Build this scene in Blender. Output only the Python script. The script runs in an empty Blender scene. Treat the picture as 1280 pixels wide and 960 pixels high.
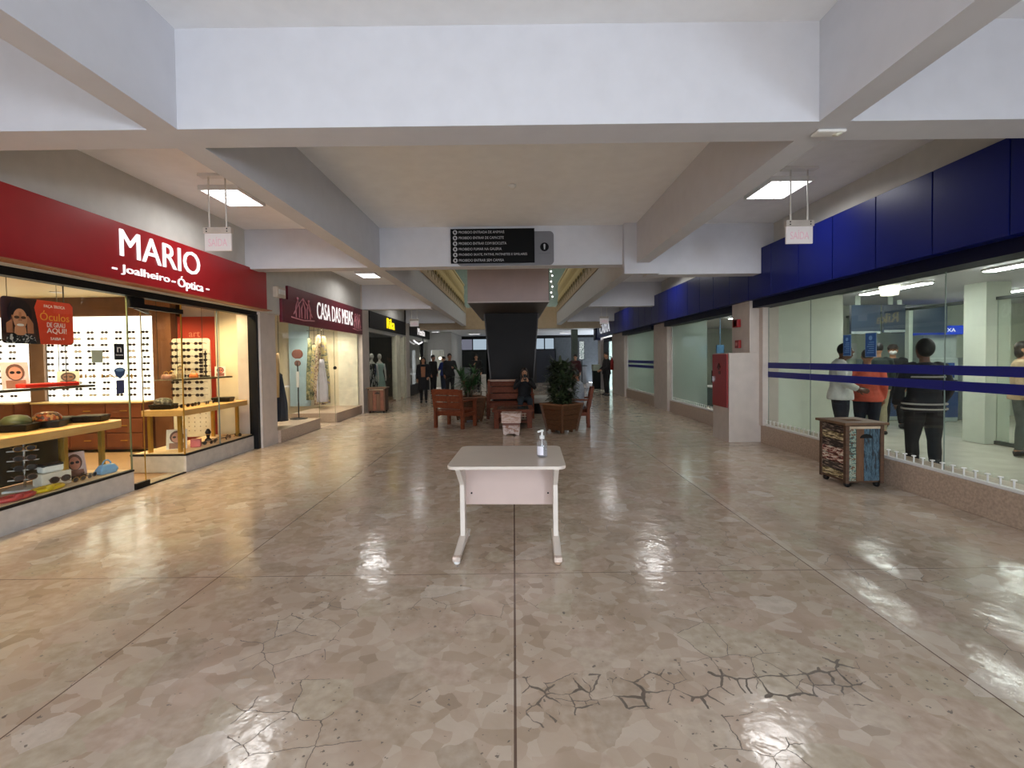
import bpy, bmesh, math, random
from math import pi, sin, cos, tan, radians, atan2, sqrt, hypot
from mathutils import Vector, Matrix
random.seed(7)
sc = bpy.context.scene
col = sc.collection

# ------------------------------------------------------------------ camera
FOC = 590.0; EYE = 1.56
cd = bpy.data.cameras.new('camera'); cam = bpy.data.objects.new('camera', cd); col.objects.link(cam)
cd.sensor_fit = 'HORIZONTAL'; cd.sensor_width = 36.0; cd.lens = 36.0*FOC/1280
cd.clip_start = 0.05; cd.clip_end = 200
P, R = radians(1.5), radians(0.7)
u0 = Vector((0, sin(P), cos(P))); r0 = Vector((1, 0, 0)); fw = Vector((0, cos(P), -sin(P)))
rr = r0*cos(R) - u0*sin(R); uu = r0*sin(R) + u0*cos(R)
m = Matrix((rr, uu, -fw)).transposed().to_4x4(); m.translation = Vector((0, 0, EYE))
cam.matrix_world = m
cd.shift_x = -2.189/1280; cd.shift_y = -16.55/1280
sc.camera = cam

# ------------------------------------------------------------------ light and exposure
vs = sc.view_settings
sc.display_settings.display_device = 'sRGB'
vs.view_transform = 'Standard'; vs.look = 'None'; vs.gamma = 1; vs.use_curve_mapping = False
vs.exposure = 1.5
sc.cycles.transparent_max_bounces = 24
sc.cycles.max_bounces = 8; sc.cycles.diffuse_bounces = 4
sc.cycles.sample_clamp_indirect = 4.0
wd = bpy.data.worlds.new('sky'); sc.world = wd; wd.use_nodes = True
wd.node_tree.nodes['Background'].inputs[0].default_value = (0.80, 0.89, 1.0, 1)
wd.node_tree.nodes['Background'].inputs[1].default_value = 2.0

def area(name, loc, rot, sx, sy, power, colr):
    ld = bpy.data.lights.new(name, 'AREA'); ld.shape = 'RECTANGLE'; ld.size = sx; ld.size_y = sy
    ld.energy = power; ld.color = colr
    o = bpy.data.objects.new(name, ld); col.objects.link(o); o.location = loc; o.rotation_euler = rot
    return o
# daylight of the street, coming in low through the open end of the gallery behind the camera
d = Vector((-0.55, 0.8, 0.24)); q = d.to_track_quat('-Z', 'Y').to_euler()
area('street_daylight', (5.5, -8.0, 1.2), q, 3.0, 1.6, 800, (0.72, 0.84, 1.0))

# ------------------------------------------------------------------ materials
def S(r, g, b):
    f = lambda c: (c/255/12.92) if c/255 <= 0.04045 else ((c/255+0.055)/1.055)**2.4
    return (f(r), f(g), f(b), 1)
MATS = {}
def mat(name, c, rough=0.5, metal=0.0, noise=0.06, scale=6.0, emit=0.0, spec=0.5, bump=0.0, coat=0.0):
    if name in MATS: return MATS[name]
    m = bpy.data.materials.new(name); m.use_nodes = True
    nt = m.node_tree; b = nt.nodes['Principled BSDF']
    b.inputs['Roughness'].default_value = rough; b.inputs['Metallic'].default_value = metal
    b.inputs['Specular IOR Level'].default_value = spec
    b.inputs['Coat Weight'].default_value = coat
    tc = nt.nodes.new('ShaderNodeTexCoord'); nz = nt.nodes.new('ShaderNodeTexNoise')
    nz.inputs['Scale'].default_value = scale; nz.inputs['Detail'].default_value = 4
    nt.links.new(tc.outputs['Object'], nz.inputs['Vector'])
    rp = nt.nodes.new('ShaderNodeValToRGB')
    k0, k1 = 1-noise*1.6, 1+noise*1.2
    rp.color_ramp.elements[0].color = (c[0]*k0, c[1]*k0, c[2]*k0, 1); rp.color_ramp.elements[0].position = .3
    rp.color_ramp.elements[1].color = (min(1, c[0]*k1), min(1, c[1]*k1), min(1, c[2]*k1), 1); rp.color_ramp.elements[1].position = .7
    nt.links.new(nz.outputs['Fac'], rp.inputs[0]); nt.links.new(rp.outputs[0], b.inputs['Base Color'])
    if emit:
        b.inputs['Emission Color'].default_value = c; b.inputs['Emission Strength'].default_value = emit
    if bump:
        bp = nt.nodes.new('ShaderNodeBump'); bp.inputs['Strength'].default_value = bump; bp.inputs['Distance'].default_value = .01
        nt.links.new(nz.outputs['Fac'], bp.inputs['Height']); nt.links.new(bp.outputs[0], b.inputs['Normal'])
    MATS[name] = m
    return m

def patterned(name, cols, scale=8.0, rough=0.7, kind='NOISE', stretch=(1, 1, 1), bump=0.0):
    """blotches / wear of several colours"""
    if name in MATS: return MATS[name]
    m = bpy.data.materials.new(name); m.use_nodes = True
    nt = m.node_tree; b = nt.nodes['Principled BSDF']; b.inputs['Roughness'].default_value = rough
    tc = nt.nodes.new('ShaderNodeTexCoord'); mp = nt.nodes.new('ShaderNodeMapping'); mp.inputs['Scale'].default_value = stretch
    nt.links.new(tc.outputs['Object'], mp.inputs[0])
    if kind == 'VORO':
        n = nt.nodes.new('ShaderNodeTexVoronoi'); out = None
        n.inputs['Scale'].default_value = scale
        sep = nt.nodes.new('ShaderNodeSeparateColor'); nt.links.new(n.outputs['Color'], sep.inputs[0]); out = sep.outputs[0]
    else:
        n = nt.nodes.new('ShaderNodeTexNoise'); n.inputs['Scale'].default_value = scale; n.inputs['Detail'].default_value = 6
        n.inputs['Roughness'].default_value = .65; out = n.outputs['Fac']
    nt.links.new(mp.outputs[0], n.inputs['Vector'])
    rp = nt.nodes.new('ShaderNodeValToRGB'); cr = rp.color_ramp; cr.interpolation = 'CONSTANT' if kind != 'SOFT' else 'LINEAR'
    lo, hi = (0.36, 0.64) if kind != 'VORO' else (0, 1)
    n_ = len(cols)
    for i, c in enumerate(cols):
        pos = lo + (hi-lo)*i/n_ if i else 0
        e = cr.elements[i] if i < 2 else cr.elements.new(pos)
        e.position = pos; e.color = c
    nt.links.new(out, rp.inputs[0]); nt.links.new(rp.outputs[0], b.inputs['Base Color'])
    if bump:
        bp = nt.nodes.new('ShaderNodeBump'); bp.inputs['Strength'].default_value = bump; bp.inputs['Distance'].default_value = .01
        nt.links.new(out, bp.inputs['Height']); nt.links.new(bp.outputs[0], b.inputs['Normal'])
    MATS[name] = m
    return m

def wood(name, c0, c1, rough=0.45, scale=3.0, axis=(1, 1, 6)):
    return patterned(name, [c0, c1, tuple(0.5*(a+b) for a, b in zip(c0, c1))], scale, rough, 'SOFT', axis)

def glow(name, c, s):
    if name in MATS: return MATS[name]
    m = bpy.data.materials.new(name); m.use_nodes = True; nt = m.node_tree
    nt.nodes.remove(nt.nodes['Principled BSDF'])
    e = nt.nodes.new('ShaderNodeEmission'); e.inputs[0].default_value = c; e.inputs[1].default_value = s
    nt.links.new(e.outputs[0], nt.nodes['Material Output'].inputs[0]); MATS[name] = m
    return m

def glass(name, tint=(1, 1, 1, 1), base=0.03, grz=0.75, frost=0.0, fc=(0.7, 0.8, 0.75, 1)):
    if name in MATS: return MATS[name]
    m = bpy.data.materials.new(name); m.use_nodes = True; nt = m.node_tree
    nt.nodes.remove(nt.nodes['Principled BSDF'])
    t = nt.nodes.new('ShaderNodeBsdfTransparent'); t.inputs[0].default_value = tint
    g = nt.nodes.new('ShaderNodeBsdfGlossy'); g.inputs['Roughness'].default_value = 0.01
    lw = nt.nodes.new('ShaderNodeLayerWeight'); lw.inputs[0].default_value = .5
    pw = nt.nodes.new('ShaderNodeMath'); pw.operation = 'POWER'; pw.inputs[1].default_value = 5
    ma = nt.nodes.new('ShaderNodeMath'); ma.operation = 'MULTIPLY_ADD'; ma.inputs[1].default_value = grz; ma.inputs[2].default_value = base
    nt.links.new(lw.outputs['Facing'], pw.inputs[0]); nt.links.new(pw.outputs[0], ma.inputs[0])
    mx = nt.nodes.new('ShaderNodeMixShader'); nt.links.new(ma.outputs[0], mx.inputs[0])
    first = t.outputs[0]
    if frost:
        df = nt.nodes.new('ShaderNodeBsdfTranslucent'); df.inputs[0].default_value = fc
        d2 = nt.nodes.new('ShaderNodeBsdfDiffuse'); d2.inputs[0].default_value = fc
        m1 = nt.nodes.new('ShaderNodeMixShader'); m1.inputs[0].default_value = .4
        nt.links.new(df.outputs[0], m1.inputs[1]); nt.links.new(d2.outputs[0], m1.inputs[2])
        m2 = nt.nodes.new('ShaderNodeMixShader'); m2.inputs[0].default_value = frost
        nt.links.new(t.outputs[0], m2.inputs[1]); nt.links.new(m1.outputs[0], m2.inputs[2]); first = m2.outputs[0]
    nt.links.new(first, mx.inputs[1]); nt.links.new(g.outputs[0], mx.inputs[2])
    nt.links.new(mx.outputs[0], nt.nodes['Material Output'].inputs[0]); MATS[name] = m
    return m

def floor_mat():
    m = bpy.data.materials.new('marble_terrazzo'); m.use_nodes = True; nt = m.node_tree; N = nt.nodes; L = nt.links
    b = N['Principled BSDF']
    tc = N.new('ShaderNodeTexCoord')
    def noise(scale, detail=3, vec=None):
        n = N.new('ShaderNodeTexNoise'); n.inputs['Scale'].default_value = scale; n.inputs['Detail'].default_value = detail
        L.new(vec or tc.outputs['Object'], n.inputs['Vector']); return n
    def math_(op, a, bb=None, c=None):
        n = N.new('ShaderNodeMath'); n.operation = op
        for i, v in enumerate((a, bb, c)):
            if v is None: continue
            if isinstance(v, (int, float)): n.inputs[i].default_value = v
            else: L.new(v, n.inputs[i])
        return n.outputs[0]
    def ramp(fac, stops, interp='LINEAR'):
        r = N.new('ShaderNodeValToRGB'); r.color_ramp.interpolation = interp
        for i, (p, c) in enumerate(stops):
            e = r.color_ramp.elements[i] if i < 2 else r.color_ramp.elements.new(p)
            e.position = p; e.color = c
        L.new(fac, r.inputs[0]); return r.outputs[0]
    def mix(fac, a, c, mode='MIX'):
        n = N.new('ShaderNodeMix'); n.data_type = 'RGBA'; n.blend_type = mode
        if isinstance(fac, (int, float)): n.inputs[0].default_value = fac
        else: L.new(fac, n.inputs[0])
        for i, v in ((6, a), (7, c)):
            if isinstance(v, tuple): n.inputs[i].default_value = v
            else: L.new(v, n.inputs[i])
        return n.outputs[2]
    # jittered coordinates so the fragments have broken outlines
    nz = noise(4.5, 6)
    va = N.new('ShaderNodeVectorMath'); va.operation = 'MULTIPLY_ADD'; va.inputs[1].default_value = (.13, .13, 0)
    L.new(nz.outputs['Color'], va.inputs[0]); L.new(tc.outputs['Object'], va.inputs[2])
    def voro(scale, feat='F1', vec=None, rnd=1.0):
        v = N.new('ShaderNodeTexVoronoi'); v.feature = feat; v.inputs['Scale'].default_value = scale
        v.voronoi_dimensions = '2D'
        v.inputs['Randomness'].default_value = rnd
        L.new(vec or va.outputs[0], v.inputs['Vector']); return v
    big = voro(5.2); sp = N.new('ShaderNodeSeparateColor'); L.new(big.outputs['Color'], sp.inputs[0])
    A, Bc = sp.outputs[0], sp.outputs[1]
    ground = ramp(noise(2.2, 8).outputs['Fac'], [(.3, S(160, 139, 116)), (.5, S(178, 155, 135)), (.7, S(192, 175, 156))])
    stone = ramp(A, [(0, S(150, 131, 110)), (.16, S(184, 166, 146)), (.34, S(180, 154, 136)), (.52, S(174, 162, 136)), (.7, S(166, 144, 121)), (.90, S(210, 199, 186)), (.96, S(136, 116, 95))], 'CONSTANT')
    stone = mix(.42, stone, ramp(noise(18, 8).outputs['Fac'], [(.3, S(140, 120, 98)), (.7, S(205, 190, 172))]))
    isst = ramp(Bc, [(0, (0, 0, 0, 1)), (.5, (.8, .8, .8, 1))], 'CONSTANT')
    c = mix(isst, ground, stone)
    sm = voro(13.0); s2 = N.new('ShaderNodeSeparateColor'); L.new(sm.outputs['Color'], s2.inputs[0])
    chip = ramp(s2.outputs[0], [(0, S(160, 140, 118)), (.25, S(182, 164, 144)), (.5, S(174, 154, 134)), (.75, S(192, 177, 160)), (.95, S(138, 119, 99))], 'CONSTANT')
    inv = ramp(Bc, [(0, (.55, .55, .55, 1)), (.42, (.12, .12, .12, 1))], 'CONSTANT')
    c = mix(inv, c, chip)
    # thin cracks between some fragments
    ed = voro(5.2, 'DISTANCE_TO_EDGE')
    cr = math_('LESS_THAN', ed.outputs['Distance'], .010)
    crm = math_('GREATER_THAN', noise(1.3, 3).outputs['Fac'], .56)
    crk = math_('MULTIPLY', cr, crm)
    # pits
    pit = math_('GREATER_THAN', noise(30, 4).outputs['Fac'], .665)
    pit2 = math_('GREATER_THAN', noise(1.9, 2).outputs['Fac'], .50)
    pits = math_('MULTIPLY', pit, pit2)
    # the broken, dark patch that runs across the floor near the front right
    xyz = N.new('ShaderNodeSeparateXYZ'); L.new(tc.outputs['Object'], xyz.inputs[0])
    X, Y = xyz.outputs[0], xyz.outputs[1]
    inx = math_('MULTIPLY', math_('GREATER_THAN', X, .02), math_('LESS_THAN', X, 1.75))
    dy = math_('ABSOLUTE', math_('SUBTRACT', math_('MULTIPLY_ADD', X, -.05, Y), 2.13))
    near = math_('LESS_THAN', dy, math_('MULTIPLY_ADD', noise(4, 3).outputs['Fac'], .45, -.12))
    patch = math_('MULTIPLY', inx, near)
    e2 = voro(9.0, 'DISTANCE_TO_EDGE')
    brk = math_('LESS_THAN', e2.outputs['Distance'], math_('MULTIPLY_ADD', noise(6, 5).outputs['Fac'], .26, -.095))
    brk = math_('MULTIPLY', brk, patch)
    dark = math_('MAXIMUM', math_('MAXIMUM', crk, pits), brk)
    c = mix(math_('MULTIPLY', dark, .8), c, S(66, 54, 46))
    # a pale repaired strip beside the right joint
    band = math_('MULTIPLY', math_('MULTIPLY', math_('GREATER_THAN', X, 2.17), math_('LESS_THAN', X, math_('MULTIPLY_ADD', noise(3, 2).outputs['Fac'],   .05, 2.20))), math_('LESS_THAN', Y, 6.2))
    c = mix(math_('MULTIPLY', band, .3), c, S(204, 192, 178))
    # straight joints
    def line(v, at, w):
        return math_('LESS_THAN', math_('ABSOLUTE', math_('SUBTRACT', v, at)), w)
    j = line(X, -.012, .006)
    for at in (-2.16, 2.165): j = math_('MAXIMUM', j, line(X, at, .004))
    ym = math_('PINGPONG', math_('SUBTRACT', Y, 3.385), 2.375)
    j2 = math_('MULTIPLY', math_('LESS_THAN', ym, .0045), .75)
    jj = math_('MAXIMUM', j, j2)
    c = mix(math_('MULTIPLY', jj, .85), c, S(74, 50, 40))
    hs = N.new('ShaderNodeHueSaturation'); hs.inputs['Value'].default_value = 1.10; hs.inputs['Saturation'].default_value = .92; L.new(c, hs.inputs['Color']); L.new(hs.outputs[0], b.inputs['Base Color'])
    rg = ramp(noise(5, 5).outputs['Fac'], [(.3, (.09, .09, .09, 1)), (.7, (.22, .22, .22, 1))])
    L.new(math_('ADD', rg, math_('MULTIPLY', dark, .4)), b.inputs['Roughness'])
    b.inputs['Specular IOR Level'].default_value = .62
    bp = N.new('ShaderNodeBump'); bp.inputs['Strength'].default_value = .15; bp.inputs['Distance'].default_value = .03
    h = math_('ADD', noise(7, 3).outputs['Fac'], math_('MULTIPLY', dark, -.15)); L.new(h, bp.inputs['Height'])
    L.new(bp.outputs[0], b.inputs['Normal'])
    return m

CEILP = mat('ceiling_white', S(240, 241, 243), .65, noise=.02)  # ceiling copy of the white, lightened to stand in for bounced light
WHITE = mat('white_paint', S(204, 204, 210), .6, noise=.02)  # beam copy of the white, darkened to stand in for weaker front light
WALLP = mat('grey_wall_paint', S(196, 194, 188), .65, noise=.03)
PIERP = mat('beige_pier_paint', S(203, 190, 180), .55, noise=.04)
BEIGE = mat('beige_slab_paint', S(188, 166, 138), .6, noise=.04)
STONE = mat('pinkish_granite', S(178, 155, 136), .35, noise=.14, scale=40)
PLINTH = mat('grey_marble_plinth', S(188, 180, 172), .3, noise=.08, scale=9)
BLACK = mat('black_metal', S(17, 15, 15), .5, noise=.1, spec=.25)
DARKB = mat('dark_brown_metal', S(25, 19, 17), .5, noise=.12, scale=3, spec=.2)
RED = mat('red_sign_panel', S(158, 16, 26), .32, noise=.03)
WINE = mat('wine_sign_panel', S(104, 20, 38), .4, noise=.05)
BLUE = mat('blue_gloss_panel', S(8, 20, 96), .34, noise=.05, scale=2, spec=.22)
NAVY = mat('navy_header', S(8, 11, 40), .5, noise=.08, spec=.2)
STRIPE = mat('blue_film', S(14, 22, 112), .5, noise=.03)
CREAM = mat('cream_wall', S(230, 216, 184), .6, noise=.03)
BRASS = mat('brass', S(206, 164, 74), .3, metal=.75, noise=.06)
OAK = wood('light_oak', S(196, 146, 86), S(214, 168, 106), .4, 3, (5, .6, 5))
REDWOOD = wood('reddish_hardwood', S(88, 42, 24), S(116, 58, 34), .42, 4, (4, 4, 4))
DKWOOD = wood('dark_planter_wood', S(62, 38, 22), S(88, 56, 34), .5, 5, (3, 3, 8))
BRWOOD = wood('brown_shop_wood', S(92, 58, 38), S(116, 76, 52), .45, 3, (3, 3, 1))
for w_ in (REDWOOD, DKWOOD):
    w_.node_tree.nodes['Principled BSDF'].inputs['Specular IOR Level'].default_value = .2; w_.node_tree.nodes['Principled BSDF'].inputs['Roughness'].default_value = .55
CHROME = mat('chrome', S(210, 210, 212), .15, metal=1, noise=.02)
LAMI = mat('white_laminate', S(206, 193, 180), .3, noise=.02)
DESKM = mat('desk_white_steel', S(220, 208, 196), .35, noise=.03)
LETTER = glow('lit_letter', (1, .98, .97, 1), .5)
GL = glass('clear_glass', (.97, .985, .97, 1), .025, .55)
GLB = glass('bank_glass', (.96, .985, .965, 1), .03, .5)
FROST = glass('frosted_film_glass', (.9, .97, .94, 1), .05, .4, .42, S(206, 220, 212))
PLASTIC = mat('white_plastic', S(224, 222, 218), .4, noise=.02)
TAPE = mat('grey_plate', S(112, 112, 118), .45, noise=.03)

# ------------------------------------------------------------------ mesh helpers
class G:
    def __init__(s): s.v = []; s.f = []; s.mi = []; s.cur = 0
    def add(s, vs_, fs_):
        o = len(s.v); s.v += [tuple(p) for p in vs_]
        for f in fs_: s.f.append(tuple(i+o for i in f)); s.mi.append(s.cur)
        return s
    def box(s, x0, x1, y0, y1, z0, z1):
        return s.add([(x, y, z) for z in (z0, z1) for y in (y0, y1) for x in (x0, x1)],
                     [(0, 2, 3, 1), (4, 5, 7, 6), (0, 1, 5, 4), (2, 6, 7, 3), (0, 4, 6, 2), (1, 3, 7, 5)])
    def obox(s, c, ax, sz):
        """box with centre c, axes ax (3 vectors), half sizes sz"""
        c = Vector(c); a = [Vector(v).normalized()*h for v, h in zip(ax, sz)]
        vs_ = [c+a[0]*i+a[1]*j+a[2]*k for k in (-1, 1) for j in (-1, 1) for i in (-1, 1)]
        return s.add(vs_, [(0, 2, 3, 1), (4, 5, 7, 6), (0, 1, 5, 4), (2, 6, 7, 3), (0, 4, 6, 2), (1, 3, 7, 5)])
    def bar(s, p0, p1, w, h, up=(0, 0, 1)):
        p0, p1 = Vector(p0), Vector(p1); d = (p1-p0); u = Vector(up)
        side = d.cross(u)
        if side.length < 1e-6: side = d.cross(Vector((0, 1, 0)))
        side.normalize(); u2 = side.cross(d).normalized()
        return s.obox((p0+p1)/2, (d, side, u2), (d.length/2, w/2, h/2))
    def tube(s, pts, r, n=10, sq=None):
        """tapered round tube along pts; r number or list; sq=(a,b) flattening"""
        pts = [Vector(p) for p in pts]; rs = r if isinstance(r, (list, tuple)) else [r]*len(pts)
        rings = []; prev = None
        for i, p in enumerate(pts):
            t = (pts[min(i+1, len(pts)-1)]-pts[max(i-1, 0)]).normalized()
            if prev is None:
                a = t.cross(Vector((0, 1, 0)));
                if a.length < .2: a = t.cross(Vector((1, 0, 0)))
            else: a = prev - t*prev.dot(t)
            a.normalize(); prev = a; b = t.cross(a)
            rx, ry = (rs[i] if isinstance(rs[i], (tuple, list)) else (rs[i], rs[i]))
            rings.append([p + a*(cos(2*pi*k/n)*rx) + b*(sin(2*pi*k/n)*ry) for k in range(n)])
        return s.loft(rings)
    def loft(s, rings, caps=True):
        n = len(rings[0]); vs_ = [p for r_ in rings for p in r_]; fs_ = []
        for i in range(len(rings)-1):
            for k in range(n):
                k2 = (k+1) % n
                fs_.append((i*n+k, i*n+k2, (i+1)*n+k2, (i+1)*n+k))
        if caps:
            fs_.append(tuple(reversed(range(n)))); fs_.append(tuple((len(rings)-1)*n+k for k in range(n)))
        return s.add(vs_, fs_)
    def lathe(s, prof, c=(0, 0, 0), n=20, sx=1, sy=1):
        rings = [[(c[0]+r*cos(2*pi*k/n)*sx, c[1]+r*sin(2*pi*k/n)*sy, c[2]+z) for k in range(n)] for r, z in prof]
        return s.loft(rings)
    def ball(s, c, r, n=12, mrings=8):
        r = r if isinstance(r, (tuple, list)) else (r, r, r)
        rings = []
        for i in range(1, mrings):
            t = pi*i/mrings
            rings.append([(c[0]+r[0]*sin(t)*cos(2*pi*k/n), c[1]+r[1]*sin(t)*sin(2*pi*k/n), c[2]-r[2]*cos(t)) for k in range(n)])
        return s.loft(rings)
    def prism(s, poly, axis, a, b):
        """poly of 2-D points in the two other axes (cyclic order), extruded along axis a..b"""
        def P3(p, t):
            return {0: (t, p[0], p[1]), 1: (p[0], t, p[1]), 2: (p[0], p[1], t)}[axis]
        n = len(poly)
        return s.add([P3(p, a) for p in poly]+[P3(p, b) for p in poly],
                     [tuple(reversed(range(n))), tuple(range(n, 2*n))]+[(i, (i+1) % n, n+(i+1) % n, n+i) for i in range(n)])
    def build(s, name, mt, parent=None, smooth=False, bevel=0.0, seg=2):
        me = bpy.data.meshes.new(name); me.from_pydata(s.v, [], s.f)
        ml = mt if isinstance(mt, (list, tuple)) else [mt]
        for x in ml: me.materials.append(x)
        if len(ml) > 1: me.polygons.foreach_set('material_index', s.mi)
        bm = bmesh.new(); bm.from_mesh(me); bmesh.ops.recalc_face_normals(bm, faces=bm.faces); bm.to_mesh(me); bm.free()
        if smooth: me.polygons.foreach_set('use_smooth', [True]*len(me.polygons))
        o = bpy.data.objects.new(name, me); col.objects.link(o)
        if parent: o.parent = parent
        if bevel:
            bv = o.modifiers.new('bevel', 'BEVEL'); bv.width = bevel; bv.segments = seg; bv.limit_method = 'ANGLE'; bv.angle_limit = radians(40)
        return o

def thing(name, label, cat, loc=(0, 0, 0), rz=0.0, group=None):
    o = bpy.data.objects.new(name, None); col.objects.link(o); o.empty_display_size = .1
    o.location = loc; o.rotation_euler = (0, 0, rz)
    return tag(o, label, cat, group)
def tag(o, label, cat, group=None, kind=None):
    o['label'] = label; o['category'] = cat
    if group: o['group'] = group
    if kind: o['kind'] = kind
    return o
def struct(o): o['kind'] = 'structure'; return o
def dup(root, loc, rz=None, label=None, group=None):
    kids = [o for o in bpy.data.objects if o.parent == root]
    r = root.copy(); col.objects.link(r); r.location = loc
    if rz is not None: r.rotation_euler = (0, 0, rz)
    if label: r['label'] = label
    if group: r['group'] = group
    for ch in kids:
        gk = [o for o in bpy.data.objects if o.parent == ch]
        c = ch.copy(); col.objects.link(c); c.parent = r
        for g in gk:
            g2 = g.copy(); col.objects.link(g2); g2.parent = c
    return r

def text(name, s, mt, origin, ux, uy, width=None, height=None, depth=.01, parent=None, align='L'):
    """lettering with lower-left corner at origin, running along ux and up along uy, fitted to width/height"""
    cu = bpy.data.curves.new(name, 'FONT'); cu.body = s; cu.size = 1; cu.extrude = .01; cu.resolution_u = 3
    t = bpy.data.objects.new('tmp', cu); col.objects.link(t)
    bpy.context.view_layer.update()
    dg = bpy.context.evaluated_depsgraph_get()
    me = bpy.data.meshes.new_from_object(t.evaluated_get(dg)); bpy.data.objects.remove(t); bpy.data.curves.remove(cu)
    xs = [v.co.x for v in me.vertices]; ys = [v.co.y for v in me.vertices]
    x0, x1, y0, y1 = min(xs), max(xs), min(ys), max(ys)
    kx = width/(x1-x0) if width else None; ky = height/(y1-y0) if height else None
    kx = kx or ky; ky = ky or kx
    ux, uy = Vector(ux).normalized(), Vector(uy).normalized(); nn = ux.cross(uy); o_ = Vector(origin)
    for v in me.vertices:
        v.co = o_ + ux*((v.co.x-x0)*kx) + uy*((v.co.y-y0)*ky) + nn*((v.co.z+.01)/.02*depth)
    me.materials.clear(); me.materials.append(mt); me.name = name
    o = bpy.data.objects.new(name, me); col.objects.link(o)
    if parent: o.parent = parent
    return o

def remesh(o, voxel, smooth=2):
    md = o.modifiers.new('r', 'REMESH'); md.mode = 'VOXEL'; md.voxel_size = voxel; md.use_smooth_shade = True
    if smooth:
        sm = o.modifiers.new('s', 'SMOOTH'); sm.factor = .5; sm.iterations = smooth
    bpy.context.view_layer.update()
    dg = bpy.context.evaluated_depsgraph_get()
    me = bpy.data.meshes.new_from_object(o.evaluated_get(dg))
    o.modifiers.clear(); old = o.data; o.data = me; me.name = old.name; bpy.data.meshes.remove(old)
    me.polygons.foreach_set('use_smooth', [True]*len(me.polygons))
    return o

ORD = ['first', 'second', 'third', 'fourth', 'fifth', 'sixth', 'seventh', 'eighth', 'ninth', 'tenth', 'eleventh', 'twelfth', 'thirteenth', 'fourteenth']
# ------------------------------------------------------------------ the gallery shell
CEIL, BB, BB2 = 3.76, 3.105, 3.05
LI, LO, RI, RO = -2.21, -2.41, 2.045, 2.25          # faces of the two long beams
VY0, VY1 = 10.6, 22.2                                # the well open to the upper floor
BY = [(3.17, 3.45), (7.92, 8.2), (13.9, 14.18), (19.4, 19.68)]
BACK = 30.0

struct(G().box(-40, 40, -60, -8, -.2, -.02).build('floor', mat('street_paving', S(206, 200, 190), .8, noise=.08)))  # unseen paving, added to bounce light inward and block the lower sky
struct(G().box(-4.9, 4.75, -8, BACK, -.15, 0).build('floor', floor_mat()))
BANKFL = mat('bank_floor_tile', S(200, 194, 180), .25, noise=.06, scale=3)
struct(G().box(4.75, 13, -.5, 21, -.15, -.005).build('floor', BANKFL))
struct(G().box(-10.4, -4.9, .5, 25, -.15, -.005).build('floor', mat('shop_floor', S(150, 120, 92), .4, noise=.06)))
# ceilings
c = G(); c.box(-4.6, LO, -3, 25, CEIL, CEIL+.2); struct(c.build('ceiling', CEILP))
c = G(); c.box(RO, 4.5, -3, 25, CEIL, CEIL+.2); struct(c.build('ceiling', CEILP))
c = G(); c.box(LI, RI, -3, VY0, CEIL, CEIL+.2); struct(c.build('ceiling', CEILP))
c = G(); c.box(-4.6, 4.08, VY1+.25, 24.2, 3.0, 3.2); c.box(-4.6, 6.5, 24.2, BACK, 3.0, 3.2); struct(c.build('ceiling', CEILP))
struct(G().box(-10.4, -4.6, .5, 8.7, 2.76, 2.86).build('ceiling', mat('shop_ceiling', S(214, 196, 150), .6, noise=.02)))
struct(G().box(-10.4, -4.6, 9.0, 25, 2.9, 3.0).build('ceiling', WHITE))
struct(G().box(4.5, 13, -.5, 21, 2.76, 2.9).build('ceiling', WHITE))
# beams: two long ones, then the cross beams
struct(G().box(LO, LI, -3, VY1, BB, CEIL+.2).build('trim_1', WHITE))
struct(G().box(RI, RO, -3, VY1, BB, CEIL+.2).build('trim_2', WHITE))
k = 3
for i, (a, b) in enumerate(BY):
    lz = BB if i < 2 else BB2
    rz_ = (BB, 2.93, BB2, BB2)[i]
    struct(G().box(-4.5, LO, a, b, lz, CEIL).build('trim_%d' % k, WHITE)); k += 1
    struct(G().box(RO, 4.36 if i else 4.36, a, b, rz_, CEIL).build('trim_%d' % k, WHITE)); k += 1
    if i < 2:
        struct(G().box(LI, RI, a, b, BB, CEIL).build('trim_%d' % k, WHITE)); k += 1
# small haunch where the right long beam meets the second cross beam
struct(G().box(1.84, 2.42, 7.80, 7.92, 2.93, CEIL).build('trim_%d' % k, WHITE)); k += 1
# end faces of the well and the low lintel into the back hall
struct(G().box(-4.6, 4.5, VY1, VY1+.25, 2.95, 3.96).build('trim_%d' % k, BEIGE)); k += 1
# edge slabs around the well, carrying the upper-floor balustrade
struct(G().box(LO+.02, LI-.01+.03, VY0, VY1, CEIL-.08, CEIL+.22).build('trim_%d' % k, BEIGE)); k += 1
struct(G().box(RI-.02, RO-.02, VY0, VY1, CEIL-.08, CEIL+.22).build('trim_%d' % k, BEIGE)); k += 1
# upper-floor walls seen (if at all) up through the well
UP = mat('upper_floor_wall', S(150, 165, 155), .7)
struct(G().box(-5.0, -4.8, 8, 25, CEIL+.2, 7).build('wall_upper_left', UP))
struct(G().box(4.8, 5.0, 8, 25, CEIL+.2, 7).build('wall_upper_right', UP))
struct(G().box(-5, 5, 24.5, 24.7, CEIL+.2, 7).build('wall_upper_back', UP))
struct(G().box(-5, 5, 8.0, 8.2, CEIL+.2, 7).build('wall_upper_front', UP))
struct(G().box(-5, 5, 8.0, 24.7, 7, 7.15).build('ceiling', UP))  # unseen roof, added to keep sky light out of the well
glow_panel_ = struct(G().box(-2.2, 2.2, 11, 23.5, 6.97, 6.99).build('window_skylight', glow('skylight_glazing', (1, .97, .84, 1), .34)))  # unseen glowing panel, added to light the well from above

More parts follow.
